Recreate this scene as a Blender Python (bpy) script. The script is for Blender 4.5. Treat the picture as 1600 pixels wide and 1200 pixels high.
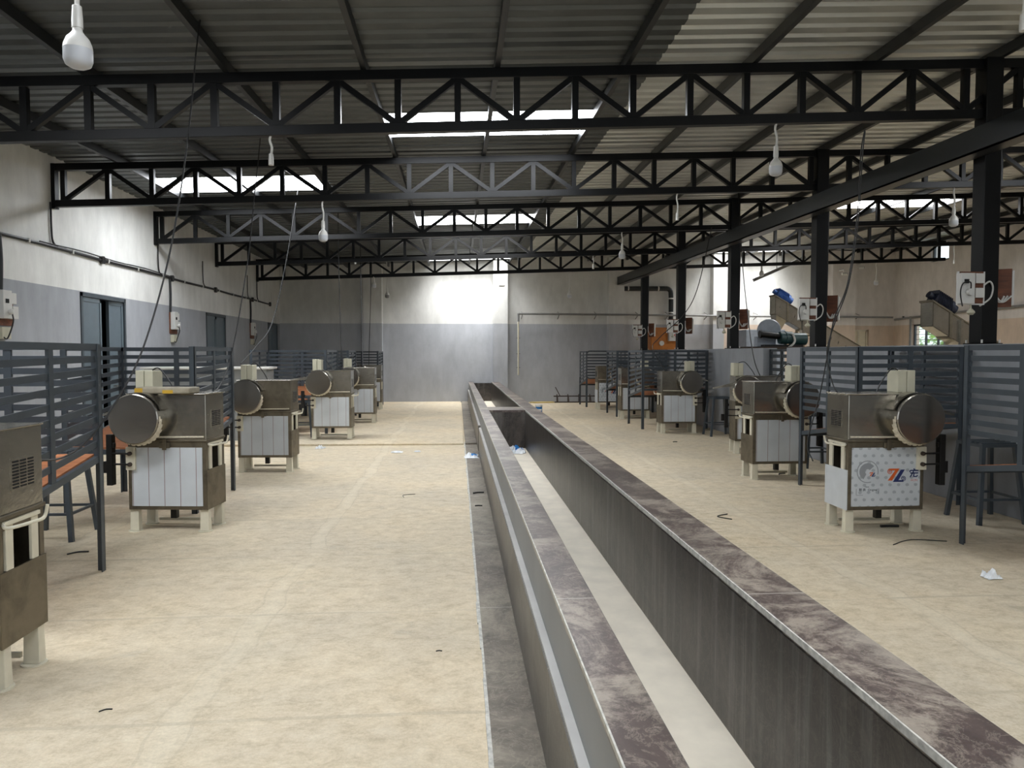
import bpy, bmesh, math, random
from mathutils import Vector, Matrix, noise
random.seed(7)
for o in list(bpy.data.objects): bpy.data.objects.remove(o)
SC = bpy.context.scene
COL = SC.collection

# ------------------------------------------------------------------ camera, world, exposure
F, CAMH = 1150.0, 1.51
YAW, PIT = math.atan(85.5 / F), math.atan(47.7 / F)
cam = bpy.data.cameras.new('camera')
cam.sensor_fit = 'HORIZONTAL'; cam.sensor_width = 36.0; cam.lens = 36.0 * F / 1600.0
cam.clip_start = 0.05; cam.clip_end = 200
camo = bpy.data.objects.new('camera', cam); COL.objects.link(camo)
camo.location = (0, 0, CAMH); camo.rotation_euler = (math.pi / 2 - PIT, 0, -YAW)
SC.camera = camo
w = bpy.data.worlds.new('overcast_sky'); SC.world = w; w.use_nodes = True
bg = w.node_tree.nodes['Background']; bg.inputs[0].default_value = (0.86, 0.93, 1.0, 1); bg.inputs[1].default_value = 2.2
SC.view_settings.view_transform = 'Standard'; SC.view_settings.look = 'None'
SC.view_settings.gamma = 1.0; SC.view_settings.use_curve_mapping = False
SC.view_settings.exposure = -0.4
SKY = 26.0            # daylight glowing through the translucent roof sheets

fw = Vector((math.sin(YAW) * math.cos(PIT), math.cos(YAW) * math.cos(PIT), -math.sin(PIT)))
rt = Vector((math.cos(YAW), -math.sin(YAW), 0)); up = rt.cross(fw)
def at(px, py, Y=None, X=None, Z=None):
    """a place in the hall seen at a pixel, at a known distance, side or height"""
    d = fw + rt * ((px - 800) / F) + up * ((600 - py) / F)
    t = Y / d.y if Y is not None else X / d.x if X is not None else (Z - CAMH) / d.z
    return Vector((0, 0, CAMH)) + d * t

# ------------------------------------------------------------------ materials
def lin(r, g, b):
    f = lambda c: (c / 255 / 12.92) if c / 255 <= .04045 else ((c / 255 + .055) / 1.055) ** 2.4
    return (f(r), f(g), f(b), 1)
class NT:
    def __init__(s, name):
        s.m = bpy.data.materials.new(name); s.m.use_nodes = True
        s.t = s.m.node_tree; s.b = s.t.nodes['Principled BSDF']
        s.co = s.t.nodes.new('ShaderNodeTexCoord').outputs['Object']
    def n(s, typ, **k):
        nd = s.t.nodes.new(typ)
        for a, v in k.items(): setattr(nd, a, v)
        return nd
    def l(s, a, b): s.t.links.new(a, b)
    def mapping(s, scale, src=None):
        m = s.n('ShaderNodeMapping'); m.inputs['Scale'].default_value = scale
        s.l(src or s.co, m.inputs[0]); return m.outputs[0]
    def noise(s, sc=5, det=4, vec=None, rough=.55, dist=0):
        nd = s.n('ShaderNodeTexNoise'); nd.inputs['Scale'].default_value = sc; nd.inputs['Detail'].default_value = det
        nd.inputs['Roughness'].default_value = rough; nd.inputs['Distortion'].default_value = dist
        s.l(vec or s.co, nd.inputs['Vector']); return nd.outputs['Fac']
    def ramp(s, fac, stops):
        r = s.n('ShaderNodeValToRGB'); e = r.color_ramp.elements
        while len(e) < len(stops): e.new(.5)
        for i, (p, c) in enumerate(stops): e[i].position = p; e[i].color = c
        s.l(fac, r.inputs[0]); return r.outputs[0]
    def mix(s, fac, a, b, mode='MIX'):
        m = s.n('ShaderNodeMix', data_type='RGBA', blend_type=mode)
        for v, i in ((fac, 0), (a, 6), (b, 7)):
            if hasattr(v, 'links') or hasattr(v, 'is_linked'): s.l(v, m.inputs[i])
            else: m.inputs[i].default_value = v
        return m.outputs[2]
    def math(s, op, a, b=None, c=None):
        m = s.n('ShaderNodeMath', operation=op)
        for v, i in ((a, 0), (b, 1), (c, 2)):
            if v is None: continue
            if hasattr(v, 'is_linked'): s.l(v, m.inputs[i])
            else: m.inputs[i].default_value = v
        return m.outputs[0]
    def sep(s, src=None):
        x = s.n('ShaderNodeSeparateXYZ'); s.l(src or s.co, x.inputs[0]); return x.outputs
    def set(s, col=None, rough=None, metal=None, bump=None, bs=.2, bd=.01):
        for v, k in ((col, 'Base Color'), (rough, 'Roughness'), (metal, 'Metallic')):
            if v is None: continue
            if hasattr(v, 'is_linked'): s.l(v, s.b.inputs[k])
            else: s.b.inputs[k].default_value = v
        if bump is not None:
            b = s.n('ShaderNodeBump'); b.inputs['Strength'].default_value = bs; b.inputs['Distance'].default_value = bd
            s.l(bump, b.inputs['Height']); s.l(b.outputs[0], s.b.inputs['Normal'])
        return s.m
def plain(name, rgb, rough=.5, metal=0, var=.12, sc=8):
    t = NT(name); c = lin(*rgb)
    f = t.noise(sc, 4)
    lo = tuple(x * (1 - var) for x in c[:3]) + (1,); hi = tuple(min(1, x * (1 + var)) for x in c[:3]) + (1,)
    return t.set(t.ramp(f, [(.3, lo), (.7, hi)]), rough, metal)
def mat_floor():
    t = NT('screeded_concrete')
    a = t.noise(.55, 5, rough=.65); b = t.noise(9, 12, t.mapping((.9, 1.1, 1)), .82, .2); c = t.noise(60, 5, rough=.8)
    col = t.ramp(b, [(.3, lin(172, 157, 131)), (.5, lin(206, 191, 164)), (.72, lin(224, 212, 188))])
    warm = t.ramp(a, [(.35, (.86, .88, .92, 1)), (.55, (1, 1, 1, 1)), (.7, (1.03, 1.0, .95, 1))])
    col = t.mix(1.0, col, warm, 'MULTIPLY')
    x = t.sep()
    wob = t.math('MULTIPLY', t.noise(.8, 3), .35)
    jy = t.math('ABSOLUTE', t.math('SUBTRACT', t.math('FRACT', t.math('DIVIDE', t.math('ADD', x[1], t.math('MULTIPLY', wob, .3)), 1.24)), .5))
    jx = t.math('ABSOLUTE', t.math('SUBTRACT', t.math('FRACT', t.math('DIVIDE', t.math('ADD', x[0], wob), 1.9)), .5))
    patch = t.ramp(t.noise(1.3, 3), [(.3, (.2, .2, .2, 1)), (.55, (1, 1, 1, 1))])
    rx = t.n('ShaderNodeMapRange'); t.l(jx, rx.inputs[0]); rx.inputs[1].default_value = .036; rx.inputs[2].default_value = .012
    col = t.mix(t.math('MULTIPLY', t.math('MULTIPLY', rx.outputs[0], patch), .3), col, lin(222, 212, 190))
    edge = t.math('LESS_THAN', t.math('ABSOLUTE', t.math('SUBTRACT', jx, .033)), .003)
    line = t.math('MAXIMUM', t.math('LESS_THAN', jy, .011), t.math('MULTIPLY', edge, .7))
    col = t.mix(t.math('MULTIPLY', t.math('MULTIPLY', line, patch), .45), col, lin(172, 161, 140))
    st = t.ramp(t.noise(1.7, 6, rough=.7, dist=.4), [(.6, (0, 0, 0, 1)), (.72, (1, 1, 1, 1))])
    col = t.mix(t.math('MULTIPLY', st, .42), col, lin(140, 135, 122))
    col = t.mix(1.0, col, t.ramp(c, [(.3, (.86, .86, .85, 1)), (.7, (1.08, 1.08, 1.08, 1))]), 'MULTIPLY')
    sp = t.ramp(c, [(.24, (1, 1, 1, 1)), (.32, (0, 0, 0, 1))])
    col = t.mix(t.math('MULTIPLY', sp, .35), col, lin(120, 112, 98))
    return t.set(col, .8, 0, b, .1, .006)
def mat_wall(name, upper, lower, zline=2.4, split=None):
    t = NT(name)
    a = t.noise(1.2, 6, rough=.6); b = t.noise(5, 5, t.mapping((1, 1, .35)), .65)
    g = t.n('ShaderNodeNewGeometry'); x = t.sep(g.outputs['Position'])
    low = lin(*lower)
    if split:
        low = t.mix(t.math('GREATER_THAN', x[0], split[0]), lin(*lower), lin(*split[1]))
    z = t.math('GREATER_THAN', x[2], zline)
    col = t.mix(z, low, lin(*upper))
    col = t.mix(1.0, col, t.ramp(b, [(.3, (.88, .88, .88, 1)), (.7, (1.06, 1.06, 1.06, 1))]), 'MULTIPLY')
    col = t.mix(1.0, col, t.ramp(a, [(.3, (.92, .92, .91, 1)), (.65, (1.04, 1.04, 1.04, 1))]), 'MULTIPLY')
    return t.set(col, .62, 0, b, .12, .01)
def mat_steel(name, rgb=(172, 167, 156), rough=(.12, .34), sc=3.5, stain=.5, bump=.3):
    t = NT(name)
    a = t.noise(sc, 5, rough=.6, dist=.5); b = t.noise(9, 5, t.mapping((1, 1, 4)), .7)
    c = lin(*rgb)
    dark = tuple(x * .42 for x in c[:3]) + (1,)
    col = t.mix(t.math('MULTIPLY', t.ramp(a, [(.42, (0, 0, 0, 1)), (.72, (1, 1, 1, 1))]), stain), c, dark)
    r = t.n('ShaderNodeMapRange'); t.l(b, r.inputs[0]); r.inputs[3].default_value = rough[0]; r.inputs[4].default_value = rough[1]
    return t.set(col, r.outputs[0], .92, a, bump, .012)
def mat_granite(name, base, dark, vein, rough, streak=0, joint=.5, dust_=.6, dr=(.46, .68), dsc=1.1):
    t = NT(name)
    a = t.noise(2.2, 7, t.mapping((1.2, .6, 1)), .65, 1.6); b = t.noise(9, 6, rough=.7, dist=1.2); d = t.noise(60, 2)
    col = t.ramp(a, [(.25, lin(*dark)), (.5, lin(*base)), (.75, lin(*dark))])
    v = t.ramp(b, [(.47, (0, 0, 0, 1)), (.5, (1, 1, 1, 1)), (.53, (0, 0, 0, 1))])
    col = t.mix(t.math('MULTIPLY', v, .28), col, lin(*vein))
    dust = t.ramp(t.noise(dsc, 10, rough=.78, dist=.5), [(dr[0], (0, 0, 0, 1)), (dr[1], (1, 1, 1, 1))])
    col = t.mix(t.math('MULTIPLY', dust, dust_), col, lin(*vein))
    if streak:
        s = t.ramp(t.noise(3, 6, t.mapping((1, 4, .18)), .7), [(.5, (0, 0, 0, 1)), (.75, (1, 1, 1, 1))])
        col = t.mix(t.math('MULTIPLY', s, streak), col, lin(168, 166, 162))
    y = t.sep()[1]
    j = t.math('LESS_THAN', t.math('ABSOLUTE', t.math('SUBTRACT', t.math('FRACT', t.math('DIVIDE', y, 1.72)), .5)), .0025)
    col = t.mix(t.math('MULTIPLY', j, joint), col, lin(190, 184, 174))
    return t.set(col, rough, 0, d, .05, .004)
def mat_film(name, lines=True, base=(194, 199, 203)):
    t = NT(name); x = t.sep(); c = lin(*base)
    a = t.noise(3, 4)
    col = t.mix(1.0, c, t.ramp(a, [(.3, (.9, .9, .9, 1)), (.7, (1.06, 1.06, 1.06, 1))]), 'MULTIPLY')
    if lines:
        fx = t.math('FRACT', t.math('DIVIDE', t.math('ADD', x[0], 5.02), .135))
        col = t.mix(t.math('LESS_THAN', fx, .032), col, lin(112, 72, 60))
    else:
        q = t.math('DIVIDE', x[2], .062); row = t.math('FLOOR', q)
        xx = t.math('ADD', t.math('DIVIDE', x[0], .075), t.math('MULTIPLY', row, .5))
        dx = t.math('SUBTRACT', t.math('FRACT', t.math('ADD', xx, 20)), .5); dz = t.math('SUBTRACT', t.math('FRACT', t.math('ADD', q, 20)), .5)
        nz = t.math('MULTIPLY', t.math('SUBTRACT', t.noise(90, 2), .5), .5)
        rr = t.math('ADD', t.math('ADD', t.math('MULTIPLY', dx, dx), t.math('MULTIPLY', dz, dz)), t.math('MULTIPLY', nz, .1))
        col = t.mix(t.math('MULTIPLY', t.math('LESS_THAN', rr, .045), .55), col, lin(128, 134, 142))
    return t.set(col, .32, 0)
def mat_emit(name, rgb, s):
    t = NT(name); t.b.inputs['Base Color'].default_value = lin(*rgb)
    t.b.inputs['Emission Color'].default_value = lin(*rgb); t.b.inputs['Emission Strength'].default_value = s
    return t.m
def mat_wood(name, a, b, sc=3):
    t = NT(name); f = t.noise(sc, 6, t.mapping((1, 7, 7)), .6, 1.0); g = t.noise(2, 4)
    col = t.ramp(f, [(.3, lin(*a)), (.7, lin(*b))])
    col = t.mix(1.0, col, t.ramp(g, [(.3, (.7, .68, .66, 1)), (.6, (1, 1, 1, 1))]), 'MULTIPLY')
    return t.set(col, .6, 0)

M = {}
M['floor'] = mat_floor()
M['wall'] = mat_wall('two_tone_plaster', (226, 226, 222), (160, 163, 168))
M['wallb'] = mat_wall('two_tone_plaster_with_tan', (214, 214, 210), (172, 175, 180), 2.42, (8.3, (206, 188, 170)))
M['wallr'] = mat_wall('tan_plaster', (214, 209, 204), (206, 188, 170))
M['half'] = mat_wall('grey_plaster', (140, 143, 148), (140, 143, 148))
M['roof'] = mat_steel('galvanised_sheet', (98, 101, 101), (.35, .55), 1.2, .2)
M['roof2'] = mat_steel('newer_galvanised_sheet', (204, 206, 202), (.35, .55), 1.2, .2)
M['black'] = plain('black_gloss_paint', (9, 10, 11), .4, 0, .25); M['black'].node_tree.nodes['Principled BSDF'].inputs['Specular IOR Level'].default_value = .25
M['purlin'] = plain('dark_grey_paint', (24, 26, 27), .42, 0, .25)
M['slate'] = plain('slate_blue_paint', (62, 69, 75), .42, 0, .12)
M['gate'] = plain('dark_slate_paint', (48, 54, 58), .5)
M['steel'] = mat_steel('stainless_steel')
M['steel_dull'] = mat_steel('dull_stainless', (126, 118, 103), (.38, .58), 6, .7)
M['disc'] = mat_steel('scuffed_stainless', (158, 153, 145), (.12, .26), 2.5, .3, .04)
M['weld'] = plain('rough_white_sealant', (206, 198, 178), .6, 0, .2, 60)
M['cream'] = plain('cream_paint', (208, 202, 182), .45, 0, .08)
M['boxcream'] = plain('cream_plastic', (190, 186, 164), .5, 0, .06)
M['dark'] = plain('oily_black_iron', (20, 19, 18), .45, .3)
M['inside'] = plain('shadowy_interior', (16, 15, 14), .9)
M['film'] = mat_film('lined_protective_film')
M['filmp'] = mat_film('printed_protective_film', False)
M['filmplain'] = plain('plain_protective_film', (194, 199, 203), .35, 0, .05)
M['ply'] = mat_wood('orange_plywood', (150, 92, 58), (196, 128, 84))
M['board'] = mat_wood('brown_plywood', (84, 48, 32), (128, 76, 48))
M['paper'] = plain('white_card', (214, 214, 212), .6, 0, .03)
M['white'] = plain('white_plastic', (206, 205, 200), .4, 0, .04)
M['bulb'] = plain('milky_plastic', (184, 187, 192), .3, 0, .03)
M['cable'] = plain('black_rubber', (18, 18, 18), .5)
M['pipe'] = plain('grey_conduit', (120, 120, 118), .5)
M['pipecream'] = plain('cream_conduit', (198, 192, 170), .5)
M['blackpipe'] = plain('black_pvc', (24, 28, 30), .35)
M['rim'] = mat_granite('worn_granite_rim', (82, 70, 66), (52, 45, 43), (168, 157, 143), .36, 0, .5, .62, (.48, .57), 2.0)
M['gran'] = mat_granite('dark_granite_lining', (42, 37, 34), (27, 24, 22), (104, 95, 86), .36, .3, .1)
M['face'] = mat_granite('dark_granite_face', (92, 88, 82), (66, 62, 58), (132, 128, 120), .4, 0, .2)
M['slab'] = mat_granite('dirty_granite_strip', (112, 104, 94), (72, 66, 62), (176, 168, 150), .7)
M['edge'] = plain('chipped_pale_edge', (182, 180, 172), .6, 0, .3, 30)
M['cement'] = plain('smooth_grey_cement', (134, 136, 136), .6, 0, .08, 2)
M['ledge'] = plain('pale_cement_ledge', (188, 187, 184), .6, 0, .1, 4)
M['basin'] = plain('pale_cement_basin', (222, 213, 195), .6, 0, .1, 5)
M['blue'] = plain('bright_blue', (36, 120, 190), .35, 0, .15)
M['motorblue'] = plain('blue_enamel', (46, 86, 150), .4)
M['navy'] = plain('navy_enamel', (20, 26, 42), .4)
M['green'] = plain('dark_green_enamel', (42, 74, 74), .4)
M['fan'] = plain('pale_blue_enamel', (152, 160, 170), .4)
M['orange'] = plain('orange_enamel', (186, 112, 34), .4)
M['lemon'] = plain('yellow_stick_wood', (196, 172, 108), .6)
M['rust'] = plain('rusty_iron', (58, 46, 38), .7)
M['plank'] = plain('weathered_plank', (150, 142, 124), .7, 0, .2, 14)
M['yellow'] = plain('yellow_paint_smear', (196, 156, 50), .6)
M['blind'] = plain('pale_yellow_blind', (216, 208, 184), .6, 0, .05)
M['red'] = plain('red_print', (196, 48, 52), .5)
M['logo_orange'] = plain('orange_print', (206, 92, 32), .5, 0, .03)
M['logo_navy'] = plain('navy_print', (36, 48, 98), .5, 0, .03)
M['logo_grey'] = plain('grey_print', (138, 142, 146), .5, 0, .03)
M['ink'] = plain('dark_print', (58, 62, 70), .5, 0, .03)
M['pink'] = plain('pale_red_print', (206, 138, 136), .5, 0, .03)
M['door'] = plain('slate_door_paint', (92, 104, 112), .35, 0, .06)
M['doorframe'] = plain('dark_door_frame', (66, 74, 80), .4)
M['leaf'] = plain('green_leaves', (120, 158, 70), .6, 0, .35, 6)
M['sheet'] = plain('white_counter', (216, 214, 208), .5, 0, .04)
M['bag'] = plain('white_polythene', (225, 228, 230), .3, 0, .05)
M['sky'] = mat_emit('translucent_roof_sheet', (246, 250, 255), SKY * 1.15)
M['sky_mid'] = mat_emit('mid_glow_roof_sheet', (250, 251, 252), SKY * 1.12)  # same sheet farther down the hall; only the glow strength is tuned
M['sky_far'] = mat_emit('dimmed_glow_roof_sheet', (250, 251, 252), SKY * .22)  # glow turned down; an area lamp below carries the daylight
M['sky_near'] = mat_emit('near_glow_roof_sheet', (246, 250, 255), SKY * 1.0)  # same sheet near the camera; glow strength tuned to balance the light
def mat_glass():
    t = NT('obscured_glass'); t.b.inputs['Base Color'].default_value = (.9, .93, .9, 1); t.b.inputs['Roughness'].default_value = .15
    t.b.inputs['Transmission Weight'].default_value = 1; t.b.inputs['IOR'].default_value = 1.05; return t.m
M['glass'] = mat_glass()

# ------------------------------------------------------------------ mesh helpers
class MB:
    def __init__(s): s.v = []; s.f = []
    def _add(s, vs, fs):
        k = len(s.v); s.v += [tuple(v) for v in vs]; s.f += [tuple(i + k for i in f) for f in fs]; return s
    def hexa(s, a, b):  # two quads, 4 points each, same winding
        return s._add(list(a) + list(b), [(3, 2, 1, 0), (4, 5, 6, 7), (0, 1, 5, 4), (1, 2, 6, 5), (2, 3, 7, 6), (3, 0, 4, 7)])
    def box(s, x0, x1, y0, y1, z0, z1):
        return s.hexa([(x0, y0, z0), (x1, y0, z0), (x1, y1, z0), (x0, y1, z0)], [(x0, y0, z1), (x1, y0, z1), (x1, y1, z1), (x0, y1, z1)])
    def bar(s, p, q, wd, ht, upv=(0, 0, 1)):
        p, q = Vector(p), Vector(q); d = (q - p).normalized(); u = Vector(upv)
        if abs(d.dot(u)) > .98: u = Vector((0, 1, 0))
        r = d.cross(u).normalized(); u = r.cross(d)
        c = [(-1, -1), (1, -1), (1, 1), (-1, 1)]
        A = [p + r * (a * wd / 2) + u * (b * ht / 2) for a, b in c]; B = [q + r * (a * wd / 2) + u * (b * ht / 2) for a, b in c]
        return s.hexa(B, A)
    def tube(s, pts, r, n=8):
        pts = [Vector(p) for p in pts]; k0 = len(s.v); prev = None; N = len(pts)
        for i, p in enumerate(pts):
            d = (pts[min(i + 1, N - 1)] - pts[max(i - 1, 0)]).normalized()
            if prev is None:
                a = Vector((0, 0, 1)) if abs(d.z) < .9 else Vector((1, 0, 0)); u = d.cross(a).normalized()
            else:
                u = (prev - d * prev.dot(d)); u = u.normalized() if u.length > 1e-6 else d.orthogonal().normalized()
            prev = u; v = d.cross(u); rr = r[i] if isinstance(r, (list, tuple)) else r
            for j in range(n):
                t = 2 * math.pi * j / n; s.v.append(tuple(p + u * (rr * math.cos(t)) + v * (rr * math.sin(t))))
        for i in range(N - 1):
            for j in range(n):
                a = k0 + i * n + j; b = k0 + i * n + (j + 1) % n; s.f.append((a, b, b + n, a + n))
        s.f.append(tuple(k0 + j for j in range(n))[::-1]); s.f.append(tuple(k0 + (N - 1) * n + j for j in range(n)))
        return s
    def lathe(s, prof, n=24, c=(0, 0, 0), axis='z'):
        k0 = len(s.v)
        for r, z in prof:
            for j in range(n):
                t = 2 * math.pi * j / n; a, b = r * math.cos(t), r * math.sin(t)
                p = (a, b, z) if axis == 'z' else (a, z, -b) if axis == 'y' else (z, a, b)
                s.v.append((p[0] + c[0], p[1] + c[1], p[2] + c[2]))
        for i in range(len(prof) - 1):
            for j in range(n):
                a = k0 + i * n + j; b = k0 + i * n + (j + 1) % n; s.f.append((a, b, b + n, a + n))
        s.f.append(tuple(k0 + j for j in range(n))[::-1]); s.f.append(tuple(k0 + (len(prof) - 1) * n + j for j in range(n)))
        return s
    def prism(s, poly, ext):
        n = len(poly); e = Vector(ext); A = [Vector(p) for p in poly]
        return s._add(A + [p + e for p in A], [tuple(range(n))[::-1], tuple(range(n, 2 * n))] + [(i, (i + 1) % n, n + (i + 1) % n, n + i) for i in range(n)])
    def build(s, name, mat, parent=None, smooth=False, bevel=0, mx=1, keep=False):
        me = bpy.data.meshes.new(name)
        vs = [(v[0] * mx, v[1], v[2]) for v in s.v]
        me.from_pydata(vs, [], s.f); me.update()
        if not keep:
            b = bmesh.new(); b.from_mesh(me); bmesh.ops.recalc_face_normals(b, faces=b.faces); b.to_mesh(me); b.free()
        for m in (mat if isinstance(mat, list) else [mat]): me.materials.append(m)
        if smooth:
            for p in me.polygons: p.use_smooth = True
        o = bpy.data.objects.new(name, me); COL.objects.link(o)
        if smooth:
            try: me.set_sharp_from_angle(angle=math.radians(40))
            except Exception: pass
        if bevel:
            m = o.modifiers.new('bevel', 'BEVEL'); m.width = bevel; m.segments = 2; m.limit_method = 'ANGLE'
        if parent: o.parent = parent
        return o
def tag(o, label, cat, group=None):
    o['label'] = label; o['category'] = cat
    if group: o['group'] = group
    return o
def thing(name, label, cat, loc=(0, 0, 0), rz=0, group=None):
    o = bpy.data.objects.new(name, None); COL.objects.link(o); o.empty_display_size = .1
    o.location = loc; o.rotation_euler = (0, 0, rz); return tag(o, label, cat, group)
def struct(o): o['kind'] = 'structure'; return o
def smoothpath(P, n=8):
    P = [Vector(p) for p in P]; out = []
    for i in range(len(P) - 1):
        a = P[max(i - 1, 0)]; b = P[i]; c = P[i + 1]; d = P[min(i + 2, len(P) - 1)]
        for k in range(n):
            t = k / n
            out.append(.5 * ((2 * b) + (c - a) * t + (2 * a - 5 * b + 4 * c - d) * t * t + (3 * b - a - 3 * c + d) * t ** 3))
    return out + [P[-1]]
def text_part(body, size, name, mat, parent, loc, rot, thick=.0008, sx=1):
    cu = bpy.data.curves.new(name, 'FONT'); cu.body = body; cu.size = size; cu.extrude = thick; cu.align_x = 'CENTER'; cu.align_y = 'CENTER'
    t = bpy.data.objects.new('lettering_source', cu); COL.objects.link(t)
    bpy.context.view_layer.update()
    me = bpy.data.meshes.new_from_object(t.evaluated_get(bpy.context.evaluated_depsgraph_get()))
    bpy.data.objects.remove(t); bpy.data.curves.remove(cu)
    me.materials.clear(); me.materials.append(mat)
    o = bpy.data.objects.new(name, me); COL.objects.link(o); o.location = loc; o.rotation_euler = rot; o.scale = (sx, 1, 1); o.parent = parent
    return o

# ------------------------------------------------------------------ building shell
WL, WR, YB, YF = -5.35, 14.0, 22.75, -4.0
def lerp(a, b, t): return a + (b - a) * t
def zb(X, Y):       # underside of the trusses: the roof rises gently to the right
    t = min(1, max(0, (Y - 6.95) / 3.35))
    return lerp(3.32, 3.45, t) + lerp(.046, .037, t) * (X - WL)
TD = .57            # truss depth
def zr(X, Y): return zb(X, Y) + TD + .10

struct(MB().box(WL - .25, WR + .25, YF, YB + .25, -.25, 0).build('floor', M['floor']))
step = MB(); step.hexa([(WL, 12.15, 0), (.10, 12.17, 0), (.10, YB, 0), (WL, YB, 0)], [(WL, 12.15, .05), (.10, 12.17, .022), (.10, YB, .03), (WL, YB, .03)])
struct(step.build('floor_raised_bay', M['floor'], bevel=.006))
# left wall, with three double doors
def wall_with_holes(name, mat, axis, pos, thick, u0, u1, ztop, holes):
    """wall along u with rectangular holes (u0,u1,z0,z1); axis 'x' = wall at X=pos running in Y"""
    mb = MB(); us = sorted({u0, u1, *[h[0] for h in holes], *[h[1] for h in holes]})
    def b(a, c, z0, z1a, z1b):
        lo, hi = sorted((pos, pos + thick))
        if axis == 'x': mb.hexa([(lo, a, z0), (hi, a, z0), (hi, c, z0), (lo, c, z0)], [(lo, a, z1a), (hi, a, z1a), (hi, c, z1b), (lo, c, z1b)])
        else: mb.hexa([(a, lo, z0), (c, lo, z0), (c, hi, z0), (a, hi, z0)], [(a, lo, z1a), (c, lo, z1b), (c, hi, z1b), (a, hi, z1a)])
    for a, c in zip(us[:-1], us[1:]):
        mid = (a + c) / 2; hs = sorted([h for h in holes if h[0] <= mid <= h[1]], key=lambda h: h[2]); z = -.0
        for h in hs:
            if h[2] > z: b(a, c, z, h[2], h[2])
            z = h[3]
        b(a, c, z, ztop(a), ztop(c))
    return struct(mb.build(name, mat))
doors = [(10.94, 12.36), (16.2, 17.52), (21.35, 22.45)]
wall_with_holes('wall_left', M['wall'], 'x', WL, -.25, YF, YB + .25, lambda y: zr(WL, y) + .02, [(a, b, 0, 2.39) for a, b in doors])
wall_with_holes('wall_back', M['wallb'], 'y', YB, .25, WL - .25, 11.75, lambda x: zr(x, YB) + .02, [])
wall_with_holes('wall_back_east', M['wallr'], 'y', YB, .25, 11.75, WR + .25, lambda x: zr(x, YB) + .02, [(12.58, 13.17, 1.2, 2.27)])
wall_with_holes('wall_right', M['wallr'], 'x', WR, .25, YF, YB, lambda y: zr(WR, y) + .02, [(20.1, 21.8, 1.0, 2.4), (20.15, 20.95, 4.2, 4.72)])
wall_with_holes('wall_front', M['half'], 'y', YF - .25, .25, WL - .25, WR + .25, lambda x: zr(x, YF) + .02, [(-3.2, 3.4, 0, 3.2), (7, 11, 0, 3.0)])
for k, (a, b) in enumerate([(-2.82, -2.26), (1.1, 1.54), (4.66, 5.14), (7.95, 8.4), (11.79, 12.55)]):
    struct(MB().box(a, b, YB - .3, YB, .03 if b < .1 else 0, zr(a, YB) - .02).build('wall_back_pilaster_%d' % (k + 1), M['wallr'] if a > 11 else M['wallb']))
# the half-height wall under the column row
for k, (a, b) in enumerate([(-1.0, 11.05), (11.92, 20.4)]):
    struct(MB().box(5.08, 5.32, a, b, 0, 1.6).build('wall_partition_%d' % (k + 1), M['half'], bevel=.008))
# doors
for k, ((a, b), op) in enumerate(zip(doors, (.62, 0, 0))):
    d = bpy.data.objects.new('door_%d' % (k + 1), None); COL.objects.link(d); d.location = (WL, a, 0); struct(d)
    L = b - a; z0 = .045 if a > 12.2 else .005
    f = MB().box(-.16, .015, 0, .05, z0, 2.385).box(-.16, .015, L - .05, L, z0, 2.385).box(-.16, .015, 0, L, 2.33, 2.385)
    f.build('door_frame', M['doorframe'], d)
    m1, m2 = (L * .5 - .01, L * .5 + .01) if not op else (L * .45, L * .69)
    for j, (p, q) in enumerate(((.055, m1), (m2, L - .055))):
        lf = MB().box(-.055, -.015, p, q, z0 + .01, 2.325)
        lf.box(-.015, -.006, p, p + .05, z0 + .01, 2.325).box(-.015, -.006, q - .05, q, z0 + .01, 2.325).box(-.015, -.006, p, q, 2.265, 2.325).box(-.015, -.006, p, q, 1.1, 1.18)
        o = lf.build('door_leaf', M['door'], d)
        if op and j == 1:       # this leaf stands ajar, swung into the room behind
            hinge = Matrix.Translation((-.03, L - .055, 0)); o.matrix_local = hinge @ Matrix.Rotation(math.radians(-7), 4, 'Z') @ hinge.inverted()
        h = MB().tube([(-.006, q - .09 if j == 0 else p + .09, 1.0), (.03, q - .09 if j == 0 else p + .09, 1.0), (.03, (q - .2 if j == 0 else p + .2), 1.0)], .009)
        h.build('door_handle', M['steel'], o)
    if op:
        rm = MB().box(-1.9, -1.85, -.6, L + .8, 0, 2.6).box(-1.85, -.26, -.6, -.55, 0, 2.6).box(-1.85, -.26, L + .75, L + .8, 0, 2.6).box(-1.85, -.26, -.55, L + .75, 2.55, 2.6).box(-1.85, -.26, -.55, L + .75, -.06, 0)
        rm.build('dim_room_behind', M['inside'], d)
# windows
def window(n, wall, u0, u1, z0, z1, cols, rows):
    d = bpy.data.objects.new('window_%d' % n, None); COL.objects.link(d); struct(d)
    X, inn = (WR + .1, None) if wall == 'r' else (None, YB + .1)
    def B(mb, a, b, c, e, t):
        if wall == 'r': mb.box(X - t, X + t, a, b, c, e)
        else: mb.box(a, b, inn - t, inn + t, c, e)
        return mb
    f = MB()
    for a, b, c, e in ((u0, u0 + .05, z0, z1), (u1 - .05, u1, z0, z1), (u0, u1, z0, z0 + .05), (u0, u1, z1 - .05, z1)): B(f, a, b, c, e, .03)
    for i in range(1, cols): B(f, lerp(u0, u1, i / cols) - .025, lerp(u0, u1, i / cols) + .025, z0, z1, .026)
    f.build('window_frame', M['doorframe'] if wall == 'r' else M['cream'], d)
    g = MB()
    for i in range(1, rows): B(g, u0, u1, lerp(z0, z1, i / rows) - .006, lerp(z0, z1, i / rows) + .006, .008)
    g.build('window_grille', M['doorframe'] if wall == 'r' else M['cream'], d)
    B(MB(), u0 + .04, u1 - .04, z0 + .04, z1 - .04, .003).build('window_pane', M['glass'] if wall == 'r' else M['blind'], d)
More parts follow.
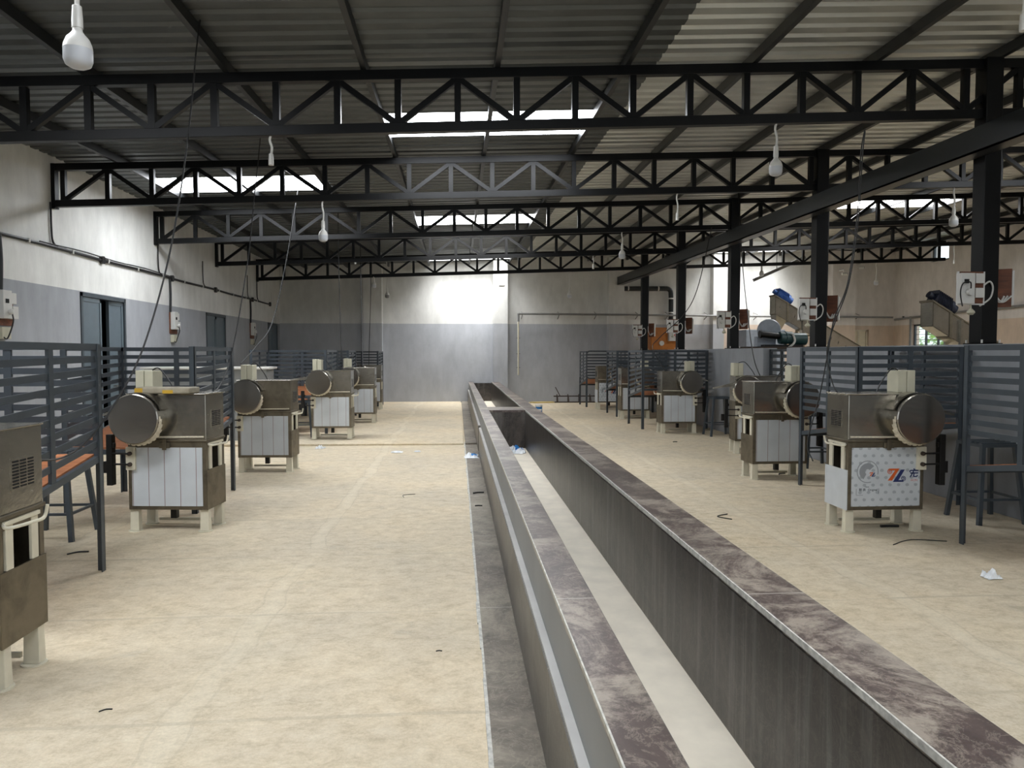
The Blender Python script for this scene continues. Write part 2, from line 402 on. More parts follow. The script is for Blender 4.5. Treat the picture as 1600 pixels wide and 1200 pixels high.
window(1, 'r', 20.1, 21.8, 1.0, 2.4, 3, 9)
window(2, 'r', 20.15, 20.95, 4.2, 4.72, 1, 1)
window(3, 'b', 12.58, 13.17, 1.2, 2.27, 2, 5)
# greenery outside the right window
def blob(name, loc, r, n, mat):
    mb = MB()
    for i in range(n):
        p = Vector((random.gauss(0, .5), random.gauss(0, .5), random.gauss(0, .45))) * r
        a, b = Vector((random.uniform(-1, 1), random.uniform(-1, 1), random.uniform(-1, 1))).normalized(), Vector((random.uniform(-1, 1), random.uniform(-1, 1), random.uniform(-1, 1))).normalized()
        s = .13
        mb._add([p, p + a * s + b * s * .5, p + a * s * 2, p + a * s - b * s * .5], [(0, 1, 2, 3)])
    mb.tube([(0, 0, -loc[2]), (0, 0, -.3)], .05, 6)
    o = mb.build(name, mat); o.location = loc; return o
tag(blob('shrub', (17.2, 24.0, 1.7), 1.5, 1400, M['leaf']), 'leafy green shrub outside the barred window beyond the conveyors', 'shrub')

# ------------------------------------------------------------------ roof: sheets, skylights, purlins, trusses
PX = [.38 + 1.225 * k for k in range(-4, 12)]
SKYL = [(-.845, 1.605, 8.6, 9.6), (-.845, 1.605, 15.2, 16.2), (-.845, 1.605, 21.4, 22.4), (-.845, 1.605, 1.4, 2.4),
        (-4.52, -2.07, 11.6, 12.6), (-4.52, -2.07, 3.4, 4.4), (7.73, 10.18, 14.4, 15.4), (7.73, 10.18, 21.4, 22.4),
        (7.73, 10.18, 7.6, 8.6), (4.055, 6.505, .6, 1.6)]  # nearest left and right ones are unseen, added to light the near hall
def roof():
    xs = sorted({WL - .25, WR + .25, 1.95, *[s[0] for s in SKYL], *[s[1] for s in SKYL]})
    ys = []; n = int(round((YB + .25 - YF + .25) / .2)); y = YF - .2
    prof = [(0, 0), (.11, 0), (.13, .028), (.18, .028)]
    for i in range(n + 1):
        for a, h in prof: ys.append((round(y + i * .2 + a, 4), h))
    ys.append((round(y + (n + 1) * .2, 4), 0))
    v = []; f = []; mi = []
    for yy, h in ys:
        for x in xs: v.append((x, yy, zr(x, yy) + h))
    N = len(xs)
    for j in range(len(ys) - 1):
        ym = (ys[j][0] + ys[j + 1][0]) / 2
        for i in range(N - 1):
            xm = (xs[i] + xs[i + 1]) / 2
            if any(a < xm < b and c < ym < d for a, b, c, d in SKYL): continue
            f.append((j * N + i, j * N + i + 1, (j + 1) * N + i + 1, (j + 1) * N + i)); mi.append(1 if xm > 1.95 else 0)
    mb = MB(); mb.v = v; mb.f = f
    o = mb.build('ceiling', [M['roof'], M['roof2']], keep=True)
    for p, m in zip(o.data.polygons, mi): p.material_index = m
    s = o.modifiers.new('thickness', 'SOLIDIFY'); s.thickness = .002; s.offset = 1
    struct(o)
roof()
SKN = ['glowing white roof skylight nearest the camera over the trough, seen through the front truss', 'white roof skylight over the trough between the third and fourth trusses',
       'narrow white skylight over the trough against the far wall', None, 'wide white skylight over the left workstations', None,
       'white roof skylight over the conveyors in the right hall', 'thin white skylight against the far wall in the right hall', None, None]
for (a, b, c, d), nm in zip(SKYL, SKN):
    mb = MB()
    z = lambda x, y: zr(x, y) + .004
    e = .0
    mb.hexa([(a, c, z(a, c)), (b, c, z(b, c)), (b, d, z(b, d)), (a, d, z(a, d))], [(a, c, z(a, c) + .01), (b, c, z(b, c) + .01), (b, d, z(b, d) + .01), (a, d, z(a, d) + .01)])
    o = mb.build('skylight_sheet', M['sky_far' if c > 20 else 'sky_mid' if c > 13 else 'sky_near' if c < 7 else 'sky'])
    tag(o, nm or 'white roof skylight %s' % ('overhead in front of the camera' if a < 0 and c < 5 and a > -2 else 'out of view, added to light the near left side' if a < -2 else 'beyond the right picture edge' if a > 7 else 'out of view, added to light the near right aisle'), 'skylight', 'translucent skylights in the roof')
for i, (a, b, c, d) in enumerate(SKYL):
    if c < 20: continue
    L = bpy.data.lights.new('skylight_daylight', 'AREA'); L.shape = 'RECTANGLE'; L.size = b - a - .1; L.size_y = d - c - .1
    L.energy = 135; L.color = (.97, .98, 1.0); L.spread = math.radians(112)
    lo = bpy.data.objects.new('skylight_daylight', L); COL.objects.link(lo); lo.location = ((a + b) / 2, (c + d) / 2, zr((a + b) / 2, 22) - .06)
ORD = ['first', 'second', 'third', 'fourth', 'fifth', 'sixth', 'seventh', 'eighth', 'ninth', 'tenth', 'eleventh', 'twelfth', 'thirteenth', 'fourteenth', 'fifteenth', 'sixteenth']
for i, x in enumerate(PX):
    mb = MB(); st = [YF, 6.95, 10.3, YB - .02]
    for p, q in zip(st[:-1], st[1:]):
        mb.bar((x, p, zr(x, p) - .05), (x, q, zr(x, q) - .05), .05, .096)
    tag(mb.build('roof_purlin', M['purlin']), 'dark steel roof purlin running lengthwise, %s from the left wall' % ORD[i], 'purlin', 'purlins under the roof sheets')
TY = [(6.95, -4.93, .549, 'first'), (10.3, -5.21, .57, 'second'), (13.6, -5.22, .575, 'third'), (16.9, -5.2, .575, 'fourth'), (20.25, -5.2, .575, 'fifth')]
for Y, x0, p, nm in TY:
    t = thing('roof_truss', 'black lattice roof truss spanning the hall, %s from the camera' % nm, 'truss', (0, Y, 0), 0, 'lattice roof trusses')
    xe = 13.95; c = .09
    for off, part in ((c / 2, 'bottom_chord'), (TD - c / 2, 'top_chord')):
        MB().bar((WL - .0, 0, zb(WL, Y) + off), (xe, 0, zb(xe, Y) + off), 0.08, c).build(part, M['black'], t, bevel=.004)
    if Y > 8:   # end plate at the wall
        MB().box(WL, WL + .05, -.05, .05, zb(WL, Y) - .02, zb(WL, Y) + TD).build('end_plate', M['black'], t)
    n = int((xe - x0 - .05) / p) + 1; kk = 0
    for i in range(n):
        x = x0 + i * p; z = zb(x, Y)
        MB().box(x - .03, x + .03, -.03, .03, z + c - .005, z + TD - c + .005).build('web_vertical', M['black'], t)
        if i < n - 1:
            x2 = x + p; z2 = zb(x2, Y); lo, hi = c - .01, TD - c + .01
            MB().bar((x, 0, z + (lo if i % 2 == 0 else hi)), (x2, 0, z2 + (hi if i % 2 == 0 else lo)), .052, .052).build('web_diagonal', M['black'], t)
# columns on the half wall
CN = ['nearest the camera', 'second from the camera', 'third from the camera', 'fourth from the camera', 'beside the orange machine, farthest away']
for (Y, _, _, _), nm in zip(TY, CN):
    c = thing('steel_column', 'black square steel column standing on the half wall, %s' % nm, 'column', (5.2, Y, 1.6), 0, 'columns on the half wall')
    zt = zb(5.2, Y) + TD - 1.6
    MB().box(-.085, .085, -.085, .085, .012, zt).build('post', M['black'], c, bevel=.006)
    bp = MB().box(-.11, .11, -.13, .13, 0, .012).build('base_plate', M['black'], c)
    for a in (-.09, .09):
        for b in (-.11, .11): MB().lathe([(.009, .01), (.009, .045)], 8, (a, b, 0)).build('anchor_bolt', M['white'], bp)
# long rain gutter beside the columns, and its downpipe
gz = lambda y: 3.42 + .0125 * (y - 7)
g = thing('rain_gutter', 'long black box gutter running lengthwise along the columns under the trusses', 'gutter', (5.0, YB, gz(YB)))
mb = MB(); y0, y1 = YF + .3, YB - .32
for xa, xb, za, zc in ((-.085, .085, 0, .02), (-.085, -.07, 0, .24), (.07, .085, 0, .24)):
    mb.hexa([(xa, y0 - YB, gz(y0) - gz(YB) + za), (xb, y0 - YB, gz(y0) - gz(YB) + za), (xb, y1 - YB, gz(y1) - gz(YB) + za), (xa, y1 - YB, gz(y1) - gz(YB) + za)],
            [(xa, y0 - YB, gz(y0) - gz(YB) + zc), (xb, y0 - YB, gz(y0) - gz(YB) + zc), (xb, y1 - YB, gz(y1) - gz(YB) + zc), (xa, y1 - YB, gz(y1) - gz(YB) + zc)])
mb.build('channel', M['blackpipe'], g)
MB().box(-.085, .085, y1 - YB, y1 - YB + .01, gz(y1) - gz(YB), gz(y1) - gz(YB) + .24).build('end_cap', M['black'], g)
dp = thing('downpipe', 'thick black drain pipe with an elbow on the far wall at the gutter end', 'pipe', (5.0, YB, 3.5))
P = [(5.16, 3.52), (6.4, 3.53)] + [(6.52 + .13 * math.sin(t), 3.40 + .13 * math.cos(t)) for t in [0, .4, .8, 1.2, 1.57]] + [(6.66, 3.2), (6.66, .2)]
MB().tube([(x - 5.0, -.12, z - 3.5) for x, z in P], .075, 14).build('pipe', M['blackpipe'], dp, True)
for x, z, v in ((5.3, 3.53, 0), (6.25, 3.53, 0), (6.66, 3.22, 1), (6.66, 2.78, 1)):
    cl = MB()
    if v: cl.lathe([(.082, -.02), (.082, .02)], 14, (x - 5, -.12, z - 3.5)); cl.box(x - 5.02, x - 4.98, -.05, 0, z - 3.51, z - 3.49)
    else: cl.lathe([(.082, -.02), (.082, .02)], 14, (x - 5, -.12, z - 3.5), 'x'); cl.box(x - 5.02, x - 4.98, -.05, 0, z - 3.51, z - 3.49)
    cl.build('pipe_clip', M['white'], dp)

# ------------------------------------------------------------------ granite trough along the hall
TR = thing('water_trough', 'long dark granite-lined double trough with brown rims running down the hall', 'trough', (.75, 0, 0))
x = lambda a: a - .75
ya, ym0, ym1, ye = -1.2, 11.35, 12.05, YB - .02
MB().box(x(.355), x(.482), ya, ye, 0, .60).build('left_wall', M['cement'], TR)
MB().box(x(.351), x(.49), ya, ye, .60, .633).build('left_rim', M['rim'], TR, bevel=.004)
MB().box(x(.347), x(.352), ya, ye, .622, .636).build('chipped_edge', M['edge'], TR)
for a, b, zt in ((ya, 11.1, .39), (11.38, ye, .40)):
    MB().box(x(.325), x(.356), a, b, zt - .01, zt).build('ledge', M['ledge'], TR)
    MB().box(x(.319), x(.356), a, b, 0, zt - .01).build('granite_skirt', M['face'], TR)
MB().box(x(1.057), x(1.262), ya, ye, 0, .60).build('right_wall', M['cement'], TR)
MB().box(x(1.052), x(1.269), ya, ye, .60, .633).build('right_rim', M['rim'], TR, bevel=.004)
MB().box(x(1.047), x(1.0525), ya, ye, .612, .634).build('polished_edge', M['edge'], TR)
MB().box(x(.482), x(.49), ya, ye, .02, .60).build('left_lining', M['gran'], TR)
MB().box(x(1.049), x(1.057), ya, ye, .02, .60).build('right_lining', M['gran'], TR)
MB().box(x(.482), x(1.057), ya, ye, 0, .04).build('basin_floor', M['basin'], TR)
MB().box(x(.49), x(1.049), ym0, ym1, .04, .60).build('dividing_wall', M['gran'], TR)
MB().box(x(.488), x(1.053), ym0 - .005, ym1 + .005, .60, .632).build('divider_cap', M['rim'], TR)
MB().box(x(.49), x(1.049), ye - .05, ye, .04, .60).build('end_lining', M['gran'], TR)
sl = MB().box(.128, .321, -1.2, 12.14, 0, .006).box(.128, .321, 12.14, YB, 0, .034)
tag(sl.build('floor_gutter_strip', M['slab']), 'dirty dark granite strip let into the floor along the trough', 'paving strip')
kerb = MB()
yy = -1.2
while yy < 12.1:
    x1 = .112 + random.uniform(-.006, .006); kerb.box(x1, .129, yy, yy + .35, 0, .009); yy += .35
tag(kerb.build('mortar_fillet', M['edge']), 'ragged pale mortar line along the floor strip beside the trough', 'mortar line')

# ------------------------------------------------------------------ cutting machines
def film_print(fp, Wd):
    """the printed film: roundel, big two-colour emblem, characters and small words"""
    y = -.0065
    def poly(pts, name, mat): return MB().prism([(a, y, b) for a, b in pts], (0, -.0012, 0)).build(name, mat, fp)
    # grey roundel with a wedge
    c = (-.162, .516); R = .095
    a0 = [math.radians(d) for d in range(-15, 290, 8)]
    rg = MB()
    for t0, t1 in zip(a0[:-1], a0[1:]):
        q = [(c[0] + r * math.cos(t), c[1] + r * math.sin(t)) for r, t in ((R, t0), (R, t1), (R - .007, t1), (R - .007, t0))]
        rg.prism([(a, y, b) for a, b in q], (0, -.0012, 0))
    rg.build('round_emblem', M['logo_grey'], fp)
    arc = [(c[0] + .072 * math.cos(math.radians(d)), c[1] + .072 * math.sin(math.radians(d))) for d in range(40, 250, 10)]
    inn = [(c[0] + .022 * math.cos(math.radians(d)), c[1] + .022 * math.sin(math.radians(d))) for d in range(240, 30, -20)]
    poly(arc + inn, 'round_emblem_wedge', M['logo_grey'])
    def emblem(cx, cz, s):
        q = 1.22
        poly([(cx + s * q * a, cz + s * b) for a, b in ((-.55, .55), (.28, .55), (-.28, -.55), (-.62, -.55), (-.05, .38), (-.5, .38))], 'emblem_stroke', M['logo_orange'])
        poly([(cx + s * q * a, cz + s * b) for a, b in ((.40, .45), (.70, .45), (.22, -.52), (.62, -.52), (.62, -.68), (-.22, -.68))], 'emblem_stroke', M['logo_navy'])
        for (px, pz, sg, mm) in ((-.45, .28, 1, 'logo_orange'), (.58, -.36, -1, 'logo_navy')):
            pts = []
            for i in range(26):
                t = i / 25 * 3.3 * math.pi; r = s * (.25 - .2 * i / 25)
                pts.append((cx + s * q * px + sg * r * math.cos(t + 2.0) * 1, y - .001, cz + s * pz + sg * r * math.sin(t + 2.0)))
            MB().tube(pts, s * .028, 5).build('emblem_curl', M[mm], fp)
    emblem(.085, .49, .092)
    emblem(-.122, .495, .03)
    # dark characters cut off by the frame
    def stroke(p, q, wd, mm='logo_navy', nm='character_stroke'):
        MB().bar((p[0], y - .0005, p[1]), (q[0], y - .0005, q[1]), .0012, wd, (q[1] - p[1], 0, -(q[0] - p[0]))).build(nm, M[mm], fp)
    ox, oz = .212, .505
    for p, q in (((.03, .034), (.038, .022)), ((.0, .018), (.072, .018)), ((.0, .018), (-.004, .004)), ((.0, -.004), (.07, -.004)), ((.03, .012), (.0, -.038)),
                 ((.034, -.004), (.03, -.034)), ((.03, -.034), (.06, -.034)), ((.06, -.034), (.064, -.022))):
        stroke((ox + p[0], oz + p[1]), (ox + q[0], oz + q[1]), .0095)
    text_part('HON', .026, 'lettering', M['pink'], fp, (.248, y, .44), (math.pi / 2, 0, 0))
    text_part('Original', .026, 'lettering', M['ink'], fp, (-.115, y, .362), (math.pi / 2, 0, 0))
    text_part('精 典', .026, 'lettering', M['ink'], fp, (-.205, y, .362), (math.pi / 2, 0, 0))
    text_part('Classic', .013, 'lettering', M['ink'], fp, (-.165, y, .388), (math.pi / 2, 0, 0))
    for p, q in (((-.258, .372), (-.258, .318)), ((-.062, .372), (-.062, .325)), ((-.258, .318), (-.2, .318))):
        stroke(p, q, .0022, 'ink', 'caption_rule')

def machine(loc, rz, m, label, film='film', scuff=False, short_chute=True, box=True, hook=True, chute=.30):
    """stainless cutting machine; m=1: drum towards the left, vented end on the right; m=-1 the mirror of that"""
    T = thing('cutting_machine', label, 'machine', loc, rz, 'stainless cutting machines')
    hw, D = .335, .36
    b = lambda mb, nm, mat, par=None, **k: mb.build(nm, mat, par or T, mx=m, **k)
    # cabinet: angle-iron frame, lining, panels
    fr = MB()
    for sx in (-1, 1):
        for (ya_, yb_) in ((0, .035), (D - .035, D)):
            fr.box(sx * hw - (.04 if sx > 0 else 0), sx * hw + (.04 if sx < 0 else 0), ya_, yb_, .19, .765)
    for (ya_, yb_) in ((0, .035), (D - .035, D)):
        fr.box(-hw + .04, hw - .04, ya_, yb_, .19, .225).box(-hw + .04, hw - .04, ya_, yb_, .715, .765)
    fr.box(-hw, -hw + .035, .035, D - .035, .19, .225).box(hw - .035, hw, .035, D - .035, .19, .225)
    fr.box(-hw, -hw + .035, .035, D - .035, .715, .765).box(hw - .035, hw, .035, D - .035, .715, .765)
    b(fr, 'cabinet_frame', M['steel_dull'], bevel=.003)
    fp = b(MB().box(-hw + .035, hw - .035, -.006, .006, .222, .718), 'front_panel', M[film])
    b(MB().box(-hw + .035, hw - .035, D - .02, D - .008, .222, .718), 'back_panel', M['steel_dull'])
    b(MB().box(-hw + .006, -hw + .018, .03, D - .03, .222, .718), 'side_panel', M['steel_dull'])
    b(MB().box(hw - .002, hw + .006, -.003, D + .003, .19, .53), 'side_panel', M['filmplain'] if film == 'filmp' else M['steel_dull'])
    if film == 'filmp': film_print(fp, hw)
    # cream posts on the open side and the dark works between them
    for yy in (.05, D - .11):
        b(MB().box(hw - .012, hw + .004, yy, yy + .055, .53, .735), 'side_post', M['cream'], bevel=.003)
    b(MB().box(hw - .2, hw - .1, .1, D - .1, .3, .72), 'gearbox', M['dark'], bevel=.01)
    # legs with plates
    for sx in (-1, 1):
        for yy in (.02, D - .07):
            xa = sx * (hw - .035)
            lg = b(MB().hexa([(xa - .038, yy - .005, 0.008), (xa + .038, yy - .005, .008), (xa + .038, yy + .055, .008), (xa - .038, yy + .055, .008)],
                             [(xa - .034, yy, .215), (xa + .034, yy, .215), (xa + .034, yy + .05, .215), (xa - .034, yy + .05, .215)]), 'leg', M['cream'], bevel=.003)
            b(MB().lathe([(.058, 0), (.058, .008)], 16, (xa, yy + .02, 0)), 'foot_plate', M['cream'], lg)
    b(MB().box(-hw + .1, hw - .1, D - .05, D - .03, .03, .055), 'foot_rail', M['cream'])
    b(MB().box(-.02, .03, .08, .13, .10, .2), 'drain_spout', M['dark'])
    # housing
    hz0, hz1 = .785, 1.165
    b(MB().box(-hw - .008, hw + .008, -.008, D + .008, .765, hz0), 'housing_sill', M['steel_dull'], bevel=.004)
    hs = b(MB().box(-hw, hw, 0, D, hz0, hz1), 'housing', M['steel_dull'] if scuff else M['steel'], bevel=.006)
    b(MB().box(-hw - .006, hw + .006, -.01, D + .01, hz1, hz1 + .008), 'housing_lid', M['steel'], bevel=.003)
    b(MB().bar((-hw + .2, -.006, hz0 + .022), (hw - .02, -.006, hz0 + .026), .012, .012), 'weld_bead', M['weld'])
    vent = b(MB().box(hw, hw + .004, .1, D - .07, .88, 1.03), 'vent_plate', M['steel'])
    sl_ = MB()
    for i in range(9):
        for j in range(3): sl_.box(hw + .004, hw + .006, .112 + j * .06, .112 + j * .06 + .045, .892 + i * .0148, .9 + i * .0148)
    b(sl_, 'vent_slots', M['inside'], vent)
    # drum
    dc = (-.19, 0, .972); R = .205
    b(MB().lathe([(R - .015, .02), (R - .015, -.15)], 40, dc, 'y'), 'drum', M['steel'], smooth=True)
    rim = MB(); n = 60
    for i in range(n):
        t0, t1 = 2 * math.pi * i / n, 2 * math.pi * (i + 1) / n
        if math.sin((t0 + t1) / 2) > .12: continue
        k_ = min(1, (.25 - math.sin((t0 + t1) / 2)) * 1.2)
        ro = R + .004 + .014 * k_ + (.006 if i % 2 else 0); yb_ = -.15 + .05 * k_
        q = [(dc[0] + r * math.cos(t), yy, dc[2] + r * math.sin(t)) for r, yy, t in ((R - .014, -.15, t0), (R - .014, -.15, t1), (ro, yb_, t1), (ro, yb_, t0))]
        rim.prism(q, (0, -.012, 0))
    b(rim, 'drum_rim', M['weld'])
    b(MB().lathe([(R + .002, -.155), (R + .002, -.172), (R - .006, -.176)], 40, dc, 'y'), 'drum_cover', M['disc'])
    strap = MB()
    for i in range(10):
        t0, t1 = math.radians(20 + i * 12), math.radians(32 + i * 12)
        q = [(dc[0] + r * math.cos(t), -.0, dc[2] + r * math.sin(t)) for r, t in ((R + .012, t0), (R + .012, t1), (R - .0, t1), (R - .0, t0))]
        strap.prism([(a, -.11, c_) for a, _, c_ in q], (0, .12, 0))
    b(strap, 'drum_strap', M['steel'], smooth=True)
    if chute:
        xo = dc[0] - R + .03
        ch = MB().hexa([(xo, .0, 1.03), (xo, .12, 1.03), (xo, .12, 1.05), (xo, .0, 1.05)], [(xo - chute, .03, .985), (xo - chute, .07, .985), (xo - chute, .07, .992), (xo - chute, .03, .992)])
        ch.hexa([(xo, -.005, 1.02), (xo, .005, 1.02), (xo, .005, 1.075), (xo, -.005, 1.075)], [(xo - chute, .026, .98), (xo - chute, .034, .98), (xo - chute, .034, .996), (xo - chute, .026, .996)])
        b(ch, 'feed_chute', M['steel'])
    # latch, hinge plate with rods and lever frame
    b(MB().box(-.06, .03, -.02, .0, .715, .765).box(-.03, .005, -.03, -.018, .70, .79), 'latch', M['steel_dull'], bevel=.004)
    hp = b(MB().box(-hw - .005, -hw + .075, -.03, -.005, .53, .725), 'hinge_plate', M['cream'], bevel=.004)
    for zz in (.58, .67):
        b(MB().tube([(-hw + .035, -.05, zz), (-hw + .035, -.025, zz)], .018, 8), 'hinge_bolt', M['rust'], hp)
    lv = MB()
    for zz in (.58, .67): lv.tube([(-hw + .03, -.045, zz), (-hw - .15, -.02, zz)], .009, 8)
    lv.box(-hw - .165, -hw - .115, -.04, .02, .40, .83).box(-hw - .21, -hw - .16, -.01, .03, .5, .60).box(-hw - .13, -hw - .10, -.03, .0, .72, .76)
    b(lv, 'lever_frame', M['dark'], bevel=.004)
    if hook:
        b(MB().tube(smoothpath([(hw + .004, .03, .745), (hw + .05, -.01, .74), (hw + .1, .1, .745), (hw + .09, .2, .745), (hw + .1, .21, .80)]), .0085, 8), 'hook_bracket', M['cream'], smooth=True)
        b(MB().box(hw, hw + .012, .03, D - .05, .738, .756), 'hook_plate', M['cream'])
    if box:
        cb = b(MB().box(-hw - .0, -hw + .072, .14, .32, hz1 + .008, hz1 + .2), 'control_box', M['boxcream'], bevel=.006)
        b(MB().box(-hw + .075, -hw + .15, .145, .315, hz1 + .008, hz1 + .196), 'control_box_lid', M['boxcream'], cb, bevel=.006)
        b(MB().tube(smoothpath([(-hw + .1, .24, hz1 + .2), (-hw + .18, .2, hz1 + .215), (-hw + .28, .18, hz1 + .1), (-hw + .33, .17, hz1 + .012)]), .006, 6), 'power_lead', M['cable'], cb, smooth=True)
    return T
MACH = [
 ((-2.36, 3.38, 0), 0, 1, 'stainless cutting machine cut by the left picture edge, with a louvred vent facing the aisle', 'film', False, True, .0),
 ((-2.44, 6.37, 0), -.10, 1, 'stainless cutting machine on the left with a dirty plank lying on top', 'film', False, True, .2),
 ((-2.44, 9.5, 0), -.05, 1, 'stainless cutting machine with scratched dark housing, second behind the plank-topped one on the left', 'film', True, True, .2),
 ((-2.15, 12.75, .045), 0, 1, 'stainless cutting machine on the raised left floor with a long pointed feed chute', 'film', False, True, .55),
 ((-2.08, 15.75, .04), 0, 1, 'stainless cutting machine on the left, just behind the one with the pointed chute', 'film', False, True, .2),
 ((-2.33, 19.55, .035), 0, 1, 'stainless cutting machine on the left, farthest back against the far wall', 'film', False, False, .2),
 ((3.6, 5.92, 0), 0, -1, 'stainless cutting machine on the right with orange and navy emblem on its front film', 'filmp', False, True, .25),
 ((3.85, 8.5, 0), 0, -1, 'stainless cutting machine on the right partly hidden behind the nearest slatted bench post', 'film', False, True, .2),
 ((4.5, 10.72, 0), -.12, 1, 'stainless cutting machine by the slatted gate with its drum turned to the left', 'film', False, True, .3),
 ((4.18, 13.6, 0), 0, -1, 'stainless cutting machine on the right with plain lined front standing before slatted benches', 'film', False, True, .2),
 ((4.1, 16.7, 0), 0, -1, 'stainless cutting machine on the right seen through the slatted bench sides', 'film', False, True, .2),
 ((4.1, 19.55, 0), 0, -1, 'farthest stainless cutting machine on the right with patterned blue film', 'filmp', True, False, .2)]
for loc, rz, m, lab, film, scuff, bx, ch in MACH:
    machine(loc, rz, m, lab, film, scuff, True, bx, loc[1] < 14, ch)
pk = thing('plank', 'thick dirty plank with yellow paint smears lying on a left cutting machine', 'plank', (-2.48, 6.42, 1.1745), -.13)
MB().box(-.2, .27, -.09, .1, 0, .052).build('board', M['plank'], pk, bevel=.012)
MB().box(-.199, -.13, -.092, -.0895, .004, .045).build('paint_smear', M['yellow'], pk)
MB().box(.04, .13, -.092, -.0895, .002, .03).build('paint_smear', M['yellow'], pk)

# ------------------------------------------------------------------ slatted feeding benches
def bench(xa, xw, yo, yc, label, z0=0, fan=1.0, rounded=False):
    """table with a sloping plywood top, fenced on the aisle side, wall side and closed end (yc); open towards its machine (yo)"""
    T = thing('slatted_bench', label, 'bench', ((xa + xw) / 2, (yo + yc) / 2, z0), 0, 'slatted feeding benches')
    sx = 1 if xw > xa else -1; sy = 1 if yc > yo else -1
    W = abs(xw - xa); L = abs(yc - yo); ztop = 1.575 - z0
    za, zc = .62, .81                         # table height at the open and the closed end
    # local frame: u from aisle (0) to wall (W), v from open end (0) to closed end (L)
    def P(u, v, z): return ((u - W / 2) * sx, (v - L / 2) * sy, z)
    ln = lambda v: lerp(za, zc, v / L)
    def panel(name, u0, v0, u1, v1):
        mb = MB(); N = 8; along = abs(v1 - v0) > .01
        def Q(t, z): return P(lerp(u0, u1, t), lerp(v0, v1, t), z)
        def low(t): return ln(lerp(v0, v1, t))
        if rounded and not along:
            r = .09; c = []
            for cx_, cz_, a0 in ((W - r, ztop - r, 0), (r, ztop - r, 90), (r, zc + r, 180), (W - r, zc + r, 270)):
                for k in range(5):
                    a = math.radians(a0 + k * 22.5); c.append((cx_ + r * math.cos(a), cz_ + r * math.sin(a)))
            c.append(c[0]); mb.tube([P(a, v0, z) for a, z in c], .02, 8)
        else:
            mb.bar(Q(0, ztop - .02), Q(1, ztop - .02), .03, .042)
            mb.bar(Q(0, low(0) - .02), Q(1, low(1) - .02), .03, .045)
            for t in (0.012, .988): mb.bar(Q(t, low(t) - .03), Q(t, ztop), .03, .03)
        tv = (1, 0, 0)
        for i in range(1, N + 1):
            f = i / (N + 1)
            ztl = [lerp(ztop - .02, low(t), f) if fan else lerp(ztop - .02, zc, f) for t in (0, 1)]
            mb.bar(Q(.005, ztl[0]), Q(.995, ztl[1]), .012, .042)
        o = mb.build(name, M['slate'], T)
        s = MB(); t = .5
        s.bar(Q(t, low(t) - .03), Q(t, ztop - .01), .022 if along else .05, .05 if along else .022, (0, 1, 0))
        s.build('mid_stile', M['slate'], o)
        return o
    panel('side_panel', .0, 0, .0, L); panel('side_panel', W, 0, W, L); panel('end_panel', 0, L, W, L)
    for u, v in ((0, 0), (0, L), (W, 0), (W, L)):
        if rounded and u == 0 and v == 0: pass
        outer = P(u, v, 0); z1 = ztop if (u == 0) else ln(v)
        z1 = ztop
        mb = MB(); a, b_ = outer[0], outer[1]; ix = -1 if a > 0 else 1; iy = -1 if b_ > 0 else 1
        xs_ = sorted((a - ix * .022, a + ix * .028)); t_ = sorted((a - ix * .022, a - ix * .016)); yl = sorted((b_ - iy * .022, b_ + iy * .028)); tl = sorted((b_ - iy * .022, b_ - iy * .016))
        if rounded: z1 = zc
        mb.box(xs_[0], xs_[1], tl[0], tl[1], 0, z1).box(t_[0], t_[1], yl[0], yl[1], 0, z1)
        mb.build('post', M['slate'], T)
    top = MB(); A = [P(.02, .02, ln(0) - .005), P(W - .02, .02, ln(0) - .005), P(W - .02, L - .02, ln(L) - .005), P(.02, L - .02, ln(L) - .005)]
    top.hexa(A, [(p[0], p[1], p[2] + .016) for p in A]); top.build('tabletop', M['ply'], T)
    ap = MB(); ap.bar(P(0, .0, ln(0) - .03), P(W, 0, ln(0) - .03), .03, .045); ap.bar(P(W * .5, 0, ln(0) - .04), P(W * .5, L, ln(L) - .04), .03, .035)
    ap.build('table_frame', M['slate'], T)
    return T
bench(-2.47, -3.63, 4.08, 5.25, 'slatted feeding bench on the left, nearest the camera beside the vented machine')
bench(-2.47, -3.63, 7.1, 8.27, 'slatted feeding bench on the left, right behind the plank-topped machine')
bench(-2.40, -3.74, 13.7, 14.9, 'pale-lit slatted bench on the left behind the machine with the pointed chute', .04)
bench(-2.4, -3.56, 16.45, 17.6, 'slatted bench on the left, second from the far wall', .035)
bench(-2.15, -3.31, 20.2, 21.4, 'slatted bench on the left, closest to the far wall', .033)
bench(4.0, 4.98, 5.5, 4.36, 'slatted feeding bench cut by the right picture edge', 0, 0)
bench(3.93, 4.98, 8.13, 6.95, 'slatted feeding bench on the right, behind the machine with the printed emblem', 0, 0)
bench(3.68, 4.98, 15.57, 14.4, 'slatted bench on the right directly behind the plain lined machine')
bench(3.80, 4.98, 18.45, 17.3, 'slatted bench on the right, second from the far wall')
bench(3.63, 4.85, 21.6, 20.5, 'slatted bench with rounded frame corners on the right by the far wall', 0, 1, True)

